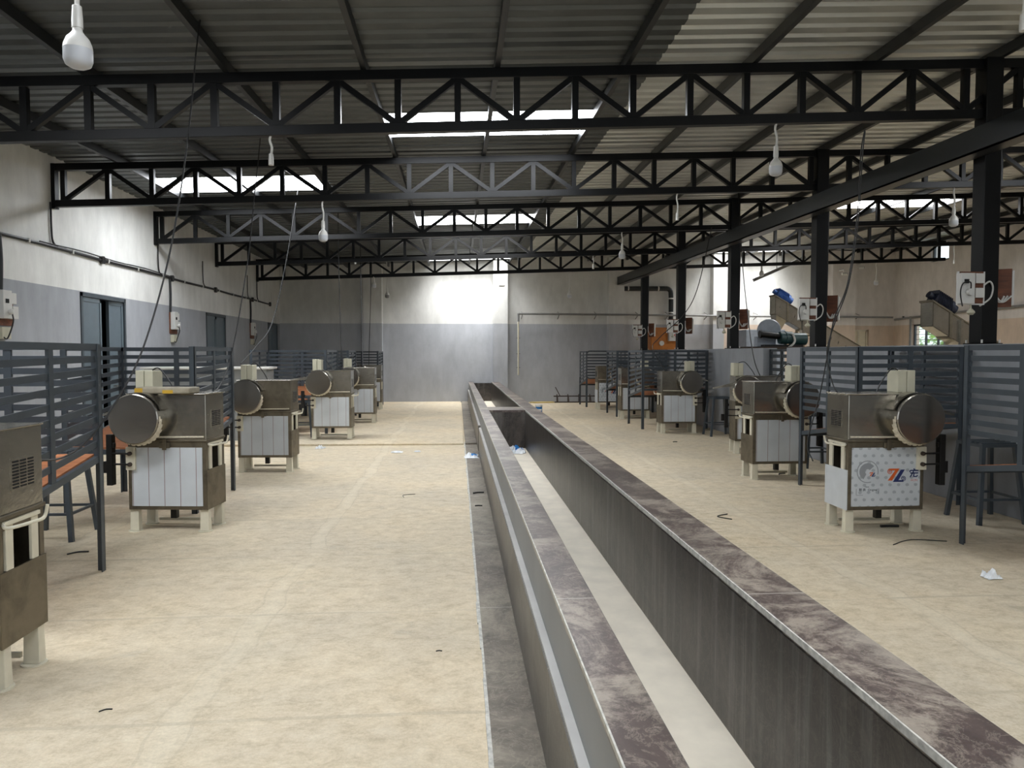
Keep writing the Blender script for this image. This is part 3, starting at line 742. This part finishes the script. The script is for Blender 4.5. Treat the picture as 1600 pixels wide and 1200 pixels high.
# ------------------------------------------------------------------ stools
def stool(x_, y_, label, z0=0, h=.72, rz=0):
    T = thing('stool', label, 'stool', (x_, y_, z0), rz, 'steel work stools')
    st = MB()
    for i in range(5): st.box(-.16, .16, -.15 + i * .065, -.15 + i * .065 + .035, h - .012, h)
    st.build('seat_slats', M['slate'], T)
    MB().box(-.17, .17, -.17, -.14, h - .04, h - .012).box(-.17, .17, .14, .17, h - .04, h - .012).box(-.17, -.14, -.14, .14, h - .04, h - .012).box(.14, .17, -.14, .14, h - .04, h - .012).build('seat_frame', M['slate'], T)
    for a in (-1, 1):
        for b in (-1, 1): MB().bar((a * .215, b * .215, 0), (a * .15, b * .15, h - .03), .035, .035).build('leg', M['slate'], T)
    s = MB(); k = .195; z = .22
    for p, q in (((-k, -k), (k, -k)), ((k, -k), (k, k)), ((k, k), (-k, k)), ((-k, k), (-k, -k))): s.bar((p[0], p[1], z), (q[0], q[1], z), .02, .02)
    s.build('foot_ring', M['slate'], T)
stool(-3.3, 6.3, 'slate steel stool behind the left plank-topped machine, under the bench fence')
stool(4.78, 6.3, 'slate steel stool by the half wall behind the printed-film machine')
stool(4.78, 9.5, 'slate steel stool by the half wall behind the second right machine')
stool(4.8, 13.2, 'slate steel stool against the half wall beside the plain lined right machine')
stool(-2.75, 13.25, 'slate steel stool behind the machine with the pointed chute', .043)

# ------------------------------------------------------------------ gate in the half wall
gt = thing('slatted_gate', 'dark slatted gate closing the gap in the half wall', 'gate', (5.2, 11.48, .02))
MB().box(-.02, .02, -.42, -.38, 0, 1.56).box(-.02, .02, .38, .42, 0, 1.56).box(-.02, .02, -.42, .42, 1.52, 1.56).box(-.02, .02, -.42, .42, 0, .04).box(-.02, .02, -.02, .02, 0, 1.56).build('gate_frame', M['gate'], gt)
s = MB()
for i in range(13): s.box(-.008, .008, -.39, .39, .10 + i * .11, .155 + i * .11)
s.build('slats', M['gate'], gt)

# ------------------------------------------------------------------ low white counter on the left
ct = thing('counter', 'low white-topped counter by the left wall beyond the scratched machine', 'counter', (-4.2, 12.9, .045))
MB().box(-1.05, 1.05, -.28, .28, 1.2, 1.235).build('counter_top', M['sheet'], ct, bevel=.004)
MB().box(-1.0, 1.0, -.24, .24, 0, 1.2).build('counter_base', M['cement'], ct)

# ------------------------------------------------------------------ electrical boards
def board(p, rz, label, variant=0, hw=.125, hh=.155):
    T = thing('electric_board', label, 'electric board', p, rz, 'electric boards')
    MB().box(-hw, hw, .005, .02, -hh, hh).build('backing_board', M['board'], T)
    MB().box(-hw - .012, -hw, 0, .025, -hh, hh).box(hw, hw + .012, 0, .025, -hh, hh).box(-hw - .012, hw + .012, 0, .025, -hh - .012, -hh).build('board_edge', M['paper'], T)
    bx = MB().box(-hw - .02, -.005, -.06, .005, -hh - .005, hh - .02).build('breaker_box', M['white'], T, bevel=.004)
    MB().box(-hw + .01, -hw + .055, -.066, -.06, .035, .075).build('switch', M['inside'], bx)
    MB().lathe([(.032, -.105), (.036, -.075), (.03, -.06)], 14, (-.07, 0, -.05), 'y').build('plug', M['white'], bx, smooth=True)
    MB().tube(smoothpath([(-.07, -.09, -.03), (-.09, -.11, .04), (-.15, -.09, .03), (-.16, -.07, -.06), (-.13, -.06, -hh - .03)]), .006, 6).build('plug_lead', M['cable'], bx, smooth=True)
    for z, nm in ((.085, 'cover_plate'), (-.055, 'switch_plate')):
        c = MB().box(.02, hw - .012, -.035, .005, z - .045, z + .05).build(nm, M['white'], T, bevel=.003)
    MB().tube(smoothpath([(hw, .02, .01), (hw + .06, .0, .06), (hw + .11, .02, .0), (hw + .09, .03, -.1), (hw - .02, .02, -hh - .02)]), .0085, 8).build('flex_conduit', M['white'], T, smooth=True)
    if variant == 0:
        MB().lathe([(.012, -hh - .05), (.035, -hh - .075), (.038, -hh - .09), (.02, -hh - .11)], 14, (0, -.0, 0)).build('bulb_holder', M['boxcream'], T, smooth=True)
        MB().tube([(0, 0, -hh - .055), (0, .008, -hh + .01)], .008, 6).build('holder_stem', M['boxcream'], T)
BN = ['nearest column', 'second column', 'third column', 'fourth column', 'fifth column']
for i, (Y, _, _, _) in enumerate(TY):
    z = 2.16
    board((5.2 - .085 - .13, Y - .115, z - .01), 0, 'electric board with white plugs facing the camera on the %s' % BN[i], 0)
    T = thing('electric_board', 'brown back side of an electric board fixed right of the %s' % BN[i], 'electric board', (5.2 + .1 + .13, Y + .02, z), math.radians(-38), 'electric boards')
    MB().box(-.1, .06, 0, .014, -.19, .19).build('backing_board', M['board'], T)
    MB().box(.06, .08, -.0, .06, -.17, .17).build('socket_row', M['white'], T, bevel=.003)
    cb = MB()
    for k in range(3): cb.tube(smoothpath([(-.1 - k * .015, -.03, .1), (-.09, -.035 - k * .015, -.03), (-.04 + k * .01, -.03, -.14), (.0 + k * .03, -.02, -.08)]), .0085, 6)
    cb.build('conduit_bundle', M['white'], T, smooth=True)
    tag(MB().tube([(5.2 + .1, Y - .03, 2.27), (5.2 + .11, Y - .03, zb(5.2, Y) + .02)], .016, 8).build('riser_cable', M['cable']), 'black supply cable running up the right face of the %s' % BN[i], 'cable')
def wallboard(Y, z, label):
    T = thing('electric_board', label, 'electric board', (WL, Y, z), 0, 'electric boards on the left wall')
    MB().box(.0, .02, -.17, .17, -.2, .2).build('backing_board', M['board'], T)
    b1 = MB().box(.02, .10, -.15, .02, -.12, .21).build('breaker_box', M['white'], T, bevel=.005)
    MB().box(.10, .106, -.11, -.05, .06, .11).build('switch', M['inside'], b1)
    MB().box(.02, .07, .04, .16, .06, .19).build('cover_plate', M['white'], T, bevel=.004)
    MB().lathe([(.03, .1), (.034, .13), (.02, .15)], 14, (0, -.04, -.04), 'x').build('plug', M['white'], b1, smooth=True)
    MB().box(.02, .09, .05, .16, -.12, .03).build('socket', M['white'], T, bevel=.004)
    MB().box(.0, .06, -.12, .05, -.36, -.22).build('junction_box', M['boxcream'], T, bevel=.004)
    MB().tube(smoothpath([(.13, -.04, -.06), (.14, -.04, -.15), (.09, -.02, -.28), (.08, -.08, -.36), (.03, -.1, -.3)]), .008, 6).build('plug_lead', M['cable'], T, smooth=True)
wallboard(9.14, 2.04, 'white electric board on the left wall at the picture edge')
wallboard(14.35, 2.08, 'white electric board on the left wall between the first and second doors')
wallboard(19.7, 2.1, 'white electric board on the left wall near the far corner')
# cables along the left wall
zc_ = lambda y: 2.915
wc = thing('wall_cable_run', 'black cable run clipped along the left wall above the doors', 'cable', (WL, 14, 2.9))
MB().tube([(.02, y - 14, zc_(y) - 2.9 + .006 * math.sin(y * 2)) for y in [7.5 + .5 * i for i in range(29)]], .022, 8).build('cable_bundle', M['cable'], wc)
MB().tube([(.03, y - 14, zc_(y) - 2.9 + .04 + .01 * math.sin(y * 3)) for y in [9.9 + .4 * i for i in range(12)]], .009, 6).build('thin_cable', M['cable'], wc)
for y in [8.6 + 1.05 * i for i in range(12)]: MB().box(0, .048, y - 14 - .012, y - 14 + .012, -.012, .045).build('cable_clip', M['white'], wc)
for y in (11.58, 14.3, 16.8, 19.75, 21.55): MB().lathe([(.06, 0), (.06, .05)], 10, (0, y - 14, .015), 'x').build('junction_box', M['cable'], wc)
for y, z0, z1, r, lb in ((10.2, 2.93, 3.5, .014, 'black cable dropping down the left wall from the second truss'), (13.68, 2.93, 3.45, .012, 'black cable dropping down the left wall from the third truss'),
                     (16.0, 2.93, 3.45, .01, 'black cable dropping down the left wall above the second door'), (19.3, 2.93, 3.5, .01, 'thin black cable beside the far left electric board feed'),
                     (20.2, 2.93, 3.46, .012, 'black cable dropping down the left wall from the fifth truss')):
    tag(MB().tube(smoothpath([(WL + .02, y + .15, z0), (WL + .02, y + .03, z0 + .06), (WL + .02, y, z0 + .25), (WL + .02, y, z1)]), r, 6).build('dropper_cable', M['cable'], smooth=True), lb, 'cable')
for y, zt, lb in ((14.2, 2.28, 'thick black feed cable down to the wall board between two doors'), (19.55, 2.3, 'thick black feed cable down to the wall board by the far corner'), (9.08, 2.26, 'thick black feed cable down to the wall board at the left picture edge')):
    tag(MB().tube(smoothpath([(WL + .02, y, 2.9), (WL + .025, y + .01, 2.6), (WL + .02, y, zt)]), .022, 6).build('feed_cable', M['cable'], smooth=True), lb, 'cable')

# ------------------------------------------------------------------ conduit on the far wall
cd = thing('wall_conduit', 'grey conduit pipe running across the far wall with a cream drop pipe', 'pipe', (1.86, YB, 2.7))
MB().tube([(.02, -.33, 0.02), (3.2, -.33, 0), (7.5, -.33, -.03), (11.9, -.33, -.05)], .03, 8).build('pipe', M['pipe'], cd, True)
MB().tube([(0, -.33, .03), (0, -.33, -.22)], .034, 8).build('elbow', M['pipe'], cd, True)
MB().tube([(0, -.33, -.2), (0, -.33, -1.85)], .024, 8).build('drop_pipe', M['pipecream'], cd, True)
for xx in (.12, 1.25, 2.4, 3.7, 4.65, 5.9, 7.5, 9.2, 10.8): MB().bar((xx, 0, -.12), (xx, -.33, -.02), .02, .02).bar((xx, 0, .1), (xx, -.33, .02), .015, .015).build('bracket', M['pipe'], cd)
for zz in (-.72, -1.2, -1.62): MB().bar((-.06, -.33, zz), (.06, -.33, zz), .02, .02).bar((0, -.32, zz), (0, 0, zz), .015, .015).build('bracket', M['pipe'], cd)
rc = thing('wall_conduit', 'grey conduit pipe along the right end wall above the barred window', 'pipe', (WR, 20, 2.65))
MB().tube([(-.06, 2.6, -.06), (-.06, 0, 0), (-.06, -8, .1)], .035, 8).build('pipe', M['pipe'], rc, True)
MB().tube([(-.08, 1.75, 0), (-.08, 1.75, -2.6)], .03, 8).build('drop_pipe', M['pipe'], rc, True)
for yy in (2.2, .3, -1.6): MB().bar((0, yy, .0), (-.06, yy, .0), .02, .06).build('bracket', M['pipe'], rc)

# ------------------------------------------------------------------ pendant bulbs, empty holders, cameras
def pendant(p, ztop, label, r=.06, drop=.0, bulb=True, mat='bulb'):
    T = thing('pendant_lamp', label, 'lamp', p, 0, 'hanging bulbs')
    h = ztop - p[2]
    MB().tube(smoothpath([(0, 0, .2), (.008, 0, .2 + (h - .2) * .4), (-.01, 0, .2 + (h - .2) * .75), (0, 0, h)]), .011, 8).build('cord', M['white'], T, True)
    hd = MB().lathe([(.012, .22), (.02, .215), (.024, .15), (.024, .115)], 14).build('bulb_holder', M['white'], T, True)
    if bulb:
        MB().lathe([(.02, .12), (.022, .1), (.03, .088), (r - .012, .068), (r - .001, .04), (r + .003, .018)], 24).build('bulb_base', M['white'], T, True)
        MB().lathe([(r + .002, .02), (r + .002, -.03), (r - .006, -.052), (r - .026, -.064), (.005, -.068)], 24).build('bulb_globe', M[mat], T, True)
    return T
def hang(px, py, Y, top=None, label='', **k):
    p = at(px, py, Y=Y); pendant(p, top if top else zb(p.x, Y) + .01, label, **k)
hang(122, 84, 3.6, 4.05, 'large white LED bulb hanging at the upper left, closest to the camera')
hang(1212, 264, 6.95, None, 'white LED bulb hanging under the first truss, left of the columns')
hang(505, 370, 10.3, None, 'white LED bulb hanging under the second truss over the left machines')
hang(584, 446, 20.2, None, 'small white LED bulb hanging under the fifth truss before the lit wall')
hang(605, 462, 21.3, zr(-2.05, 21.3) + .01, 'small dull grey bulb on a thin wire against the lit far wall', mat='pipe')
hang(972, 399, 13.6, None, 'white LED bulb hanging under the third truss right of the trough')
hang(890, 462, 20.25, None, 'small white LED bulb hanging under the fifth truss right of the trough')
hang(1490, 347, 10.3, None, 'white LED bulb hanging under the second truss in the right hall')
hang(1369, 442, 20.25, None, 'small white LED bulb hanging under the fifth truss in the right hall')
hang(1190, 428, 20.25, None, 'small white LED bulb hanging beside the slanted bar on the right')
hang(424, 278, 6.95, None, 'empty white bulb holder hanging under the first truss on the left', bulb=False)
hang(1058, 357, 10.3, None, 'empty white bulb holder hanging under the second truss near the third column', bulb=False)
hang(555, 421, 16.9, None, 'empty white bulb holder hanging under the fourth truss above the left machines', bulb=False)
hang(927, 428, 16.9, None, 'empty white bulb holder hanging under the fourth truss right of the trough', bulb=False)
hang(1490, 420, 16.9, None, 'empty white bulb holder hanging under the fourth truss in the right hall', bulb=False)
hang(1598, 78, 4.4, 4.2, 'empty white bulb holder hanging at the upper right picture edge', bulb=False)
def cctv(p, rz, label):
    T = thing('security_camera', label, 'camera', p, rz)
    MB().tube([(-.09, 0, 0), (.07, 0, 0)], .045, 12).build('camera_body', M['white'], T, True)
    MB().tube([(.07, 0, 0), (.085, 0, 0)], .034, 12).build('lens', M['inside'], T, True)
    MB().bar((-.02, 0, .04), (-.02, 0, .13), .03, .03).bar((-.02, 0, .13), (-.02, .3, .13), .03, .03).build('bracket', M['white'], T)
p = at(784, 446, Y=22.12); cctv(p, 0, 'small white security camera on the pilaster at the right of the lit wall')
p = at(1320, 428, Y=22.12); cctv(p, 0, 'white security camera on the far wall in the right hall')
p = at(1346, 418, Y=22.42); cctv(p, 0, 'small dark-fronted security camera beside another one near the right hall bulb')

# ------------------------------------------------------------------ hanging power cables
def cable(pts, r, label):
    tag(MB().tube(smoothpath(pts, 8), r, 6).build('power_cable', M['cable'], smooth=True), label, 'cable', 'hanging power cables')
cable([at(313, 30, Y=6.1), at(306, 85, Y=6.0), at(299, 165, Y=5.9), at(285, 280, Y=5.7), at(262, 410, Y=5.4), at(225, 540, Y=5.15), at(185, 622, Y=4.9), at(140, 685, Y=4.6), at(100, 714, Y=4.3), at(62, 719, Y=4.0), at(30, 712, Y=3.74)], .006, 'long black cable sagging from the roof to the machine at the left edge')
cable([at(415, 60, Y=9.3), at(407, 210, Y=9.1), at(398, 300, Y=8.9), at(388, 400, Y=8.7), at(366, 535, Y=8.0), at(345, 600, Y=7.3), at(318, 618, Y=6.75), at(290, 610, Y=6.55)], .006, 'black cable hanging from the roof to the plank-topped machine')
cable([at(470, 262, Y=12.1), at(462, 320, Y=12.0), at(446, 415, Y=11.9), at(425, 505, Y=11.5), at(400, 542, Y=10.8), at(376, 568, Y=9.95)], .008, 'thin black cable sagging to the scratched left machine')
cable([at(528, 330, Y=14.2), at(530, 440, Y=14), at(533, 540, Y=13.6), at(536, 590, Y=13.2), at(515, 590, Y=12.95)], .008, 'black cable hanging straight down to the machine with the pointed chute')
cable([at(563, 380, Y=17), at(564, 450, Y=17), at(566, 530, Y=16.6), at(567, 585, Y=16.05)], .009, 'black cable hanging down to the machine behind the pointed chute')
cable([at(580, 415, Y=20.1), at(579, 470, Y=20), at(577, 540, Y=19.9), at(576, 575, Y=19.75)], .009, 'black cable hanging down to the farthest left machine')
cable([at(1352, 200, Y=6.97), at(1345, 240, Y=7.0), at(1340, 330, Y=7.1), at(1325, 440, Y=7.1), at(1303, 500, Y=7.1), at(1292, 560, Y=7.0), at(1280, 620, Y=6.9), at(1262, 690, Y=6.75), at(1270, 720, Y=6.5)], .006, 'twin black cable hanging from the first truss over the right slatted bench')
cable([at(1352, 205, Y=7.02), at(1348, 240, Y=7.05), at(1341, 345, Y=7.14), at(1327, 440, Y=7.14), at(1306, 500, Y=7.14), at(1292, 550, Y=7.0), at(1303, 605, Y=6.2), at(1318, 615, Y=6.12)], .0055, 'black cable dropping over the bench fence to the printed-film machine')
cable([at(1154, 300, Y=13.5), at(1160, 410, Y=13), at(1168, 490, Y=12.2), at(1178, 560, Y=11.2), at(1190, 592, Y=10.85)], .008, 'thin black cable hanging to the machine beside the slatted gate')
cable([at(1112, 355, Y=13.55), at(1090, 450, Y=13.9), at(1068, 492, Y=14.2), at(1030, 528, Y=14.2), at(1020, 545, Y=14.1), at(1040, 580, Y=13.85)], .008, 'thin black cable slanting behind the fourth column to the plain lined machine')

# ------------------------------------------------------------------ right hall: conveyors, blower, orange machine
def conveyor(p, q, wd, ht, label, motor, legx, spout=True):
    T = thing('incline_conveyor', label, 'conveyor', p, 0, 'incline conveyors')
    p = Vector(p); q = Vector(q); d = q - p; n = Vector((0, 0, 1)); L = d.length; u = d.normalized(); r = u.cross(n).normalized(); v = n
    def C(s, a, b): return u * s + r * a + v * b
    def slab(mb, s0, s1, a0, a1, b0, b1): mb.hexa([C(s0, a0, b0), C(s1, a0, b0), C(s1, a1, b0), C(s0, a1, b0)], [C(s0, a0, b1), C(s1, a0, b1), C(s1, a1, b1), C(s0, a1, b1)])
    h = wd / 2; mb = MB()
    slab(mb, 0, L, -h, -h + .012, -ht, 0); slab(mb, 0, L, h - .012, h, -ht, 0); slab(mb, 0, L, -h, h, -ht, -ht + .012); slab(mb, 0, .012, -h, h, -ht, 0)
    mb.build('trough', M['steel'], T)
    mb = MB(); slab(mb, -.02, .34, -h - .015, h + .015, -.005, .02); slab(mb, .34, L, -h - .015, -h + .02, -.005, .012); slab(mb, .34, L, h - .02, h + .015, -.005, .012); mb.build('top_flange', M['steel_dull'], T)
    for s in (.3, .95):
        mb = MB(); slab(mb, s, s + .05, -h - .012, h + .012, -ht - .01, -.006); mb.build('stiffener', M['steel_dull'], T)
    mb = MB(); turns = int(L / .22)
    mb.tube([C(.1, 0, -ht * .5), C(L - .05, 0, -ht * .5)], .03, 8)
    for i in range(turns * 12):
        t = i / 12 * 2 * math.pi; s = .12 + i / 12 * .2; t2 = t + math.pi / 6
        if s + .02 > L - .1: break
        R_ = ht * .36
        mb._add([C(s, .03 * math.cos(t), -ht * .5 + .03 * math.sin(t)), C(s, R_ * math.cos(t), -ht * .5 + R_ * math.sin(t)), C(s + .0167, R_ * math.cos(t2), -ht * .5 + R_ * math.sin(t2)), C(s + .0167, .03 * math.cos(t2), -ht * .5 + .03 * math.sin(t2))], [(0, 1, 2, 3)])
    mb.build('auger_screw', M['steel'], T)
    mb = MB(); spout and mb.hexa([C(.02, -h, -ht), C(.3, -h, -ht), C(.3, h, -ht), C(.02, h, -ht)], [C(.1, -h * .6, -ht) + Vector((-.05, 0, -.24)), C(.24, -h * .6, -ht) + Vector((-.05, 0, -.24)), C(.24, h * .6, -ht) + Vector((-.05, 0, -.24)), C(.1, h * .6, -ht) + Vector((-.05, 0, -.24))])
    if spout: mb.build('discharge_spout', M['steel'], T)
    mt = MB(); a, b = C(.10, 0, .13), C(.42, 0, .13)
    mt.tube([a, b], .11, 16); mt.tube([b, C(.5, 0, .13)], .08, 12); mt.tube([C(.02, 0, .13), a], .05, 12)
    slab(mt, .12, .38, -.1, .1, .02, .04)
    m_ = mt.build('motor', M[motor], T, True)
    fn = MB()
    for i in range(9): slab(fn, .13 + i * .03, .138 + i * .03, -.118, .118, .03, .24)
    fn.build('cooling_fins', M[motor], m_)
    for s in legx:
        base = C(s, 0, -ht)
        for sd in (-1, 1):
            e = C(s, sd * (h + .02), -.02); MB().bar(e, (e.x, e.y, -p.z), .045, .045, (0, 1, 0)).build('leg', M['steel'], T)
conveyor((7.02, 16.0, 2.78), (10.6, 16.2, .82), .26, .40, 'stainless auger conveyor with a bright blue motor on its raised end', 'motorblue', (.75, 3.2))
conveyor((6.97, 10.5, 2.27), (10.2, 10.6, .42), .28, .36, 'stainless auger conveyor with a dark motor rising behind the nearest column', 'navy', (.5, 2.9), False)
fl = thing('grinding_mill', 'mill with pale round housing and green motors on a dark platform', 'mill', (6.1, 14.0, 1.64))
MB().lathe([(.2, -.06), (.22, -.04), (.22, .06), (.2, .08)], 28, (-.02, 0, .32), 'y').build('round_housing', M['fan'], fl, True)
MB().box(-.28, .1, -.05, .1, .0, .2).build('pedestal', M['fan'], fl, bevel=.01)
MB().tube([(-.28, -.2, .24), (.12, -.2, .2)], .06, 12).tube([(-.3, -.2, .24), (-.26, -.2, .24)], .075, 12).build('drive_shaft', M['dark'], fl, True)
MB().tube([(.1, -.2, .17), (.34, -.2, .17)], .12, 16).lathe([(.13, -.02), (.13, .02)], 16, (.22, -.2, .17), 'x').build('motor', M['green'], fl, True)
MB().tube([(.36, -.1, .15), (.66, -.1, .15)], .12, 16).build('motor', M['green'], fl, True)
MB().tube(smoothpath([(.3, -.33, .25), (.33, -.36, .1), (.2, -.36, -.02), (.02, -.34, -.03), (-.08, -.36, -.1)]), .02, 8).build('flex_conduit', M['white'], fl, True)
MB().box(-.2, .55, -.25, .1, .0, .04).build('base_frame', M['dark'], fl)
pf = thing('platform', 'dark board platform on legs carrying the mill in the right hall', 'platform', (6.2, 14.0, 0))
MB().box(-.72, .85, -.45, .5, 1.585, 1.64).build('deck', M['rust'], pf)
for a in (-.6, .75):
    for b in (-.36, .42): MB().box(a - .03, a + .03, b - .03, b + .03, 0, 1.585).build('leg', M['gate'], pf)
om = thing('orange_machine', 'orange steel machine body behind the half wall near the fifth column', 'machine', (5.85, 21.0, 0))
MB().prism([(-.36, -.4, .5), (.5, -.4, .5), (.5, -.4, 1.75), (.3, -.4, 2.25), (-.36, -.4, 2.25)], (0, .8, 0)).build('body', M['orange'], om, bevel=.02)
MB().box(-.34, .3, -.41, -.4, 1.55, 1.62).build('lower_lip', M['rust'], om)
MB().lathe([(.07, -.46), (.07, -.4)], 16, (-.06, 0, 1.80), 'y').build('dial', M['white'], om, True)
for a in (-.3, .44):
    for b in (-.34, .34): MB().box(a - .04, a + .04, b - .04, b + .04, 0, .52).build('leg', M['orange'], om)
wb = MB().box(.12, .52, -.56, -.41, 1.86, 2.2).build('control_box', M['white'], om, bevel=.01)
lg = MB()
for i in range(3): lg.prism([(.24 + i * .05, -.561, 1.98), (.28 + i * .05, -.561, 2.06), (.3 + i * .05, -.561, 2.06), (.26 + i * .05, -.561, 1.98)], (0, -.002, 0))
lg.box(.23, .41, -.563, -.561, 2.02, 2.03).build('red_logo', M['red'], wb)
cbx = thing('grey_cabinet', 'pale grey cabinet standing behind the third column in the right hall', 'cabinet', (7.6, 18.0, 0))
MB().box(-.5, .5, -.3, .3, .05, 2.1).build('body', M['fan'], cbx, bevel=.015)
MB().box(-.49, -.01, -.31, -.3, .08, 2.06).build('door', M['fan'], cbx); MB().box(.01, .49, -.31, -.3, .08, 2.06).build('door', M['fan'], cbx)
MB().box(-.45, .45, -.26, .26, 0, .05).build('plinth', M['dark'], cbx)
sb = thing('slanted_bar', 'pale steel bar slanting up below the fifth truss in the right hall', 'bar', at(1177, 438, Y=21.2))
a, b = at(1177, 438, Y=21.2), at(1258, 402, Y=21.2)
MB().bar((0, 0, 0), b - a, .07, .09).build('angle_bar', M['pipe'], sb)
MB().bar((b - a) * .96 + Vector((0, 0, .0)), (b - a) * .96 + Vector((0, 0, zr(b.x, 21.2) - b.z - .02)), .04, .04).bar((b - a) * .45, (b - a) * .45 + Vector((0, 0, zr(a.x + .7, 21.2) - a.z - .35)), .02, .02).build('hanger', M['pipe'], sb)

# ------------------------------------------------------------------ small things on the floor
cn = thing('paint_can', 'small bright blue can with white rim standing right of the trough', 'can', at(842, 647, Z=0))
MB().lathe([(.085, 0), (.088, .01), (.085, .02), (.085, .19), (.09, .2), (.09, .205)], 24).build('can_body', M['blue'], cn, True)
MB().lathe([(.092, .19), (.092, .235), (.08, .24)], 24, (0, 0, 0)).build('rim', M['white'], cn, True)
MB().box(-.05, .06, -.0875, -.07, .09, .13).build('label_band', M['paper'], cn)
def crumple(loc, sx, sy, h, name, label, mat, mat2=None):
    N = 14; mb = MB(); pts = []
    sd = random.uniform(0, 50)
    for j in range(N + 1):
        for i in range(N + 1):
            u, v = i / N * 2 - 1, j / N * 2 - 1; r = max(abs(u), abs(v))
            k = noise.noise(Vector((u * 2.2 + sd, v * 2.2, 3))) + .5 * noise.noise(Vector((u * 6 + sd, v * 6, 9)))
            ang = 1 + .35 * noise.noise(Vector((u * 1.5 + sd, v * 1.5, 1)))
            pts.append((u * sx * ang, v * sy * ang, max(.003, h * (1 - r * r) * (.55 + 1.1 * k) + .004)))
    mb.v = pts; mb.f = [(j * (N + 1) + i, j * (N + 1) + i + 1, (j + 1) * (N + 1) + i + 1, (j + 1) * (N + 1) + i) for j in range(N) for i in range(N)]
    o = mb.build(name, [mat, mat2] if mat2 else mat)
    if mat2:
        for p in o.data.polygons:
            if p.center[0] > 0 and p.center[1] > -sy * .3 and p.center[0] < sx * .8: p.material_index = 1
    o.location = loc; s = o.modifiers.new('thickness', 'SOLIDIFY'); s.thickness = .0015; s.offset = 1
    tag(o, label, 'litter')
crumple((.20, 10.7, .007), .10, .19, .05, 'plastic_bag', 'crumpled white and blue plastic bag on the floor strip beside the trough', M['bag'], M['blue'])
crumple((.86, 10.95, .041), .15, .26, .10, 'plastic_bag', 'crumpled white and blue plastic bag inside the trough at its divider', M['bag'], M['blue'])
p = at(620, 707, Z=0); crumple((p.x, p.y, .001), .09, .07, .02, 'paper_scrap', 'flat white scrap on the floor left of the trough', M['bag'])
p = at(500, 701, Z=0); crumple((p.x, p.y, .001), .07, .07, .05, 'paper_scrap', 'crumpled white scrap on the floor by the raised step', M['bag'])
p = at(652, 706, Z=0); crumple((p.x, p.y, .001), .05, .04, .015, 'paper_scrap', 'tiny white scrap on the floor, nearer the trough than its neighbour', M['bag'])
p = at(1549, 903, Z=0); crumple((p.x, p.y, .001), .055, .045, .06, 'plastic_wrap', 'crumpled clear plastic wrap on the floor at the right', M['bag'])
st = [((2.25, 22.36), (2.95, 22.46)), ((2.2, 22.28), (2.9, 22.38)), ((2.3, 22.2), (3.0, 22.3))]
for i, (a, b) in enumerate(st):
    tag(MB().tube([(a[0], a[1], .02 + .0 * i), (b[0], b[1], .02)], .018, 7).build('wooden_stick', M['lemon'], smooth=True), 'yellowish wooden stick lying by the far wall, one of a small bundle', 'stick', 'sticks by the far wall')
rb = thing('iron_frame', 'rusty iron rack frame lying along the far wall on the right', 'frame', (4.2, 22.3, 0))
MB().tube([(-1.25, -.1, .03), (1.3, -.1, .03)], .02, 6).tube([(-1.25, .12, .2), (1.3, .12, .2)], .02, 6).build('rail', M['rust'], rb)
for i in range(8):
    a = -1.15 + i * .34; MB().bar((a, -.1, .03), (a + .02, .12, .2), .03, .02).bar((a, .12, 0), (a, .12, .26), .025, .025).build('rung', M['rust'], rb)
MB().bar((-1.05, .12, .2), (-1.2, .1, .48), .02, .02).build('spike', M['rust'], rb)
def scrap(px, py, L, ang, r, label, z=0.0, bend=.2):
    p = at(px, py, Z=z); d = Vector((math.cos(ang), math.sin(ang), 0)); n = Vector((-d.y, d.x, 0))
    tag(MB().tube(smoothpath([p - d * L / 2 + Vector((0, 0, r)), p + n * L * bend + Vector((0, 0, r)), p + d * L / 2 + Vector((0, 0, r))], 6), r, 6).build('wire_scrap', M['cable'], smooth=True), label, 'scrap')
scrap(122, 865, .14, .5, .006, 'short bent black wire on the floor under the nearest left bench')
scrap(748, 771, .12, .3, .008, 'dark twig on the strip beside the trough, level with the second left machine', .006)
scrap(748, 791, .07, .1, .006, 'small dark chip on the strip beside the trough, nearer than the twig', .006)
scrap(165, 1111, .05, .4, .003, 'short dark wire on the floor at the bottom left')
scrap(686, 1018, .03, 0, .003, 'tiny dark chip on the floor left of the trough')
scrap(1140, 808, .22, 1.4, .005, 'loop of thin wire on the floor right of the trough', 0, .5)
scrap(1055, 691, .08, .2, .008, 'small dark chip on the floor before the plain lined right machine')
scrap(1222, 741, .14, .6, .008, 'bent dark strip on the floor under the second right machine')
scrap(1438, 849, .5, .15, .004, 'long thin wire on the floor in front of the printed-film machine')
scrap(1390, 824, .16, 0, .012, 'dark greasy rag strip on the floor under the printed-film machine', 0, .05)
scrap(640, 775, .2, 1.0, .003, 'thin curled wire on the open floor left of the trough', 0, .4)
